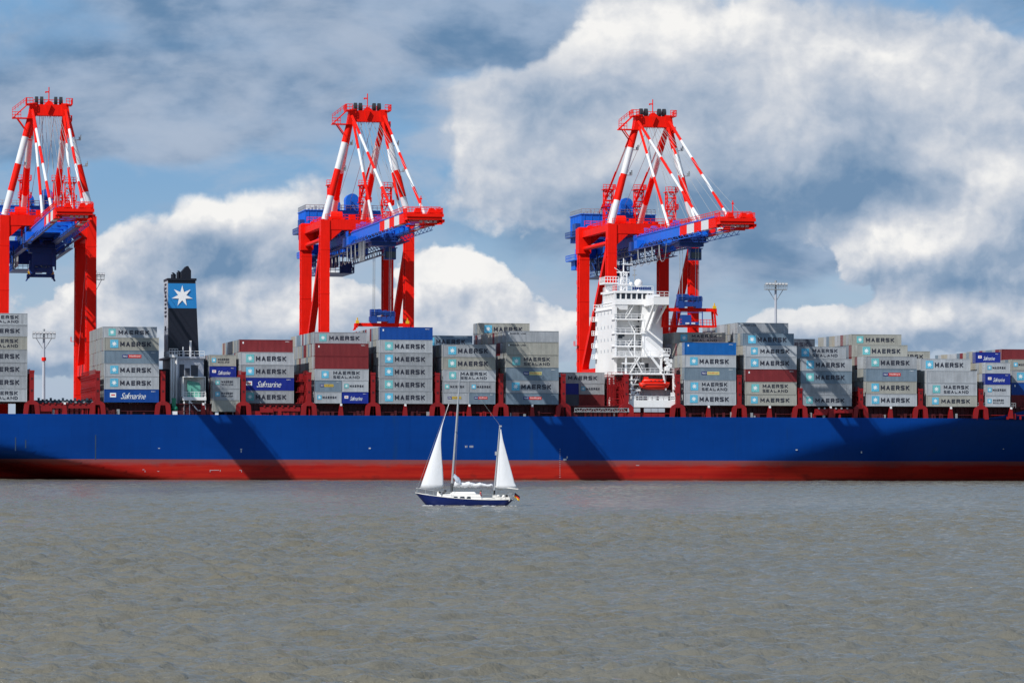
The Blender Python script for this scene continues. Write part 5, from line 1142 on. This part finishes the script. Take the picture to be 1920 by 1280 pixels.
b.add(vs, [(i*nn+k, (i+1)*nn+k, (i+1)*nn+(k+1) % nn, i*nn+(k+1) % nn) for i in range(N_) for k in range(nn)], 0, True); b.build('furled_mainsail', [SAIL], BT)
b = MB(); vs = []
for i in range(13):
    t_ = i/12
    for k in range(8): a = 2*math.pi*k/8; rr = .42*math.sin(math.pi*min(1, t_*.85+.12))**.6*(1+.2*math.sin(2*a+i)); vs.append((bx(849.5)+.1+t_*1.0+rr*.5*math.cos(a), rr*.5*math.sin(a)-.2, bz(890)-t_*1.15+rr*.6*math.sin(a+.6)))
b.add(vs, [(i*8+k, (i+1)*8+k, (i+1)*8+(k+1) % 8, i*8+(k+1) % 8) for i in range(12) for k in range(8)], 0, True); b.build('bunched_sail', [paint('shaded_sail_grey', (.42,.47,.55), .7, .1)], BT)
b = MB(); b.tube((bx(849), 0, bz(911)), (bx(925), 0, bz(911.5)), .07, n=6); b.build('main_boom', [MSTL], BT)
b = MB(); b.tube((bx(928.5), 0, bz(911.5)), (bx(974), -.9, bz(916)), .06, n=6); b.build('mizzen_boom', [CREAM], BT)
b = MB(); b.tube((bx(781), 0, bz(915)), (bx(832), -.3, bz(917)), .03, n=5); b.build('jib_boom', [CREAM], BT)
b = MB()
for a, d in (((bx(780), 0, bz(924)), P1), ((bx(849), -1.3, bz(934)), P1), ((bx(851), 1.3, bz(934)), P1), ((bx(926), -1.1, bz(934)), Q1), ((bx(930), 1.1, bz(934)), Q1), (tuple(P1), tuple(Q1)), ((bx(963), 0, bz(935)), Q1), ((bx(846), -.8, bz(934)), PM), ((bx(788.4), 0, bz(914)), (bx(780.5), 0, bz(923)))): b.tube(a, d, .014, n=4)
b.build('rigging', [STL], BT)
FS = MB(); FS.tube((bx(962), 0, sheer(1)), (bx(966.5), 0, bz(921)), .025, n=5); fo = FS.build('flag_staff', [WHT], BT)
for k, mm in enumerate((BLK, paint('flag_red', (.55,.01,.01), .7, .05), paint('flag_gold', (.75,.48,.01), .7, .05))):
    b = MB(); 
    for j in range(5):
        t0, t1 = j/5, (j+1)/5; f_ = lambda u, vv: (bx(966.3)+u*.62-.02*vv, .07*math.sin(u*6), bz(922.3)-.42*u*1.15-vv*.2)
        A_, B_, C_, D_ = f_(t0, k+1), f_(t1, k+1), f_(t1, k), f_(t0, k); b.hexa([(A_[0],A_[1]-.01,A_[2]),(B_[0],B_[1]-.01,B_[2]),(B_[0],B_[1]+.01,B_[2]),(A_[0],A_[1]+.01,A_[2])], [(D_[0],D_[1]-.01,D_[2]),(C_[0],C_[1]-.01,C_[2]),(C_[0],C_[1]+.01,C_[2]),(D_[0],D_[1]+.01,D_[2])])
    b.build('flag_stripe', [mm], fo)

# ------------------------------------------------------------------ people in the cockpit: one skinned body each, clothes and hair on it
SKIN = paint('skin', (.5,.28,.2), .6, .05); 
def person(loc, rz, jacket, trousers, label):
    root = thing('person', label, 'person', loc, rz)
    J = {'pel':(0,0,.12,.15),'ch':(.03,0,.45,.17),'nk':(.02,0,.62,.06),'hd':(.0,0,.75,.10),'ht':(.0,0,.85,.075),
         'lh':(-.05,.1,.08,.10),'lk':(-.42,.13,.06,.07),'lf':(-.45,.13,-.36,.05),'lt':(-.60,.13,-.42,.04),'rh':(-.05,-.1,.08,.10),'rk':(-.42,-.13,.06,.07),'rf':(-.45,-.13,-.36,.05),'rt':(-.60,-.13,-.42,.04),
         'ls':(.02,.2,.55,.065),'le':(-.1,.27,.3,.05),'lw':(-.33,.2,.27,.035),'lx':(-.42,.18,.27,.03),'rs':(.02,-.2,.55,.065),'re':(-.1,-.27,.3,.05),'rw':(-.33,-.2,.27,.035),'rx':(-.42,-.18,.27,.03)}
    E = [('pel','ch'),('ch','nk'),('nk','hd'),('hd','ht'),('pel','lh'),('lh','lk'),('lk','lf'),('lf','lt'),('pel','rh'),('rh','rk'),('rk','rf'),('rf','rt'),('ch','ls'),('ls','le'),('le','lw'),('lw','lx'),('ch','rs'),('rs','re'),('re','rw'),('rw','rx')]
    ks = list(J); me = bpy.data.meshes.new('body'); me.from_pydata([J[k][:3] for k in ks], [(ks.index(a), ks.index(c_)) for a, c_ in E], [])
    o = link('body', me, root); md = o.modifiers.new('skin', 'SKIN'); 
    for i, k in enumerate(ks): me.skin_vertices[0].data[i].radius = (J[k][3], J[k][3])
    me.skin_vertices[0].data[0].use_root = True
    sb = o.modifiers.new('smooth', 'SUBSURF'); sb.levels = 2; sb.render_levels = 2
    bpy.context.view_layer.update(); me2 = bpy.data.meshes.new_from_object(o.evaluated_get(bpy.context.evaluated_depsgraph_get()))
    o.modifiers.clear(); o.data = me2; me2.materials.clear()
    for mm in (SKIN, jacket, trousers): me2.materials.append(mm)
    for p_ in me2.polygons:
        c_ = p_.center; p_.material_index = 0 if c_.z > .63 or (c_.x < -.34 and c_.z > .2) else 1 if c_.z > .2 else 2; p_.use_smooth = True
    b = MB(); b.sphere((.02, 0, .80), .115, 6, 0, .8); b.build('hair', [paint('dark_hair', (.04,.025,.015), .8, .1)], root)
    b = MB(); b.tube((-.10,0,.755), (-.135,0,.74), .018, .01, n=5); b.build('nose', [SKIN], root)
    return root
person(BT.matrix_basis @ Vector((bx(902.5), -.35, bz(930.5)-.1)), R(-4), paint('jacket_red', (.5,.02,.03), .7, .1), paint('trousers_dark', (.03,.035,.05), .8, .1), 'person in red jacket sitting in the sailboat cockpit')

# ripple of foam where the bow and stern meet the water
b = MB(); r6 = random.Random(8)
FOAM = paint('foam', (.55,.56,.55), .8, .2, streak=False, sc=3)
for k in range(70):
    t_ = r6.random(); px = 797+t_*158 if r6.random() < .5 else (797+r6.random()*16 if r6.random() < .6 else 940+r6.random()*30); y = -1.2-r6.random()*.9*(1+t_)
    x = bx(px); r_ = .05+.16*r6.random(); n_ = 7; c0 = [(x+r_*2.2*math.cos(2*math.pi*j/n_)*(.7+.5*r6.random()), y+r_*math.sin(2*math.pi*j/n_)*(.7+.5*r6.random()), .03) for j in range(n_)]
    b.add(c0+[(x, y, .10)], [(j, (j+1) % n_, n_) for j in range(n_)], 0, True)
o = b.mesh('wake_foam', [FOAM]); o = link('wake_foam', o, kind='stuff'); o.matrix_world = BT.matrix_basis
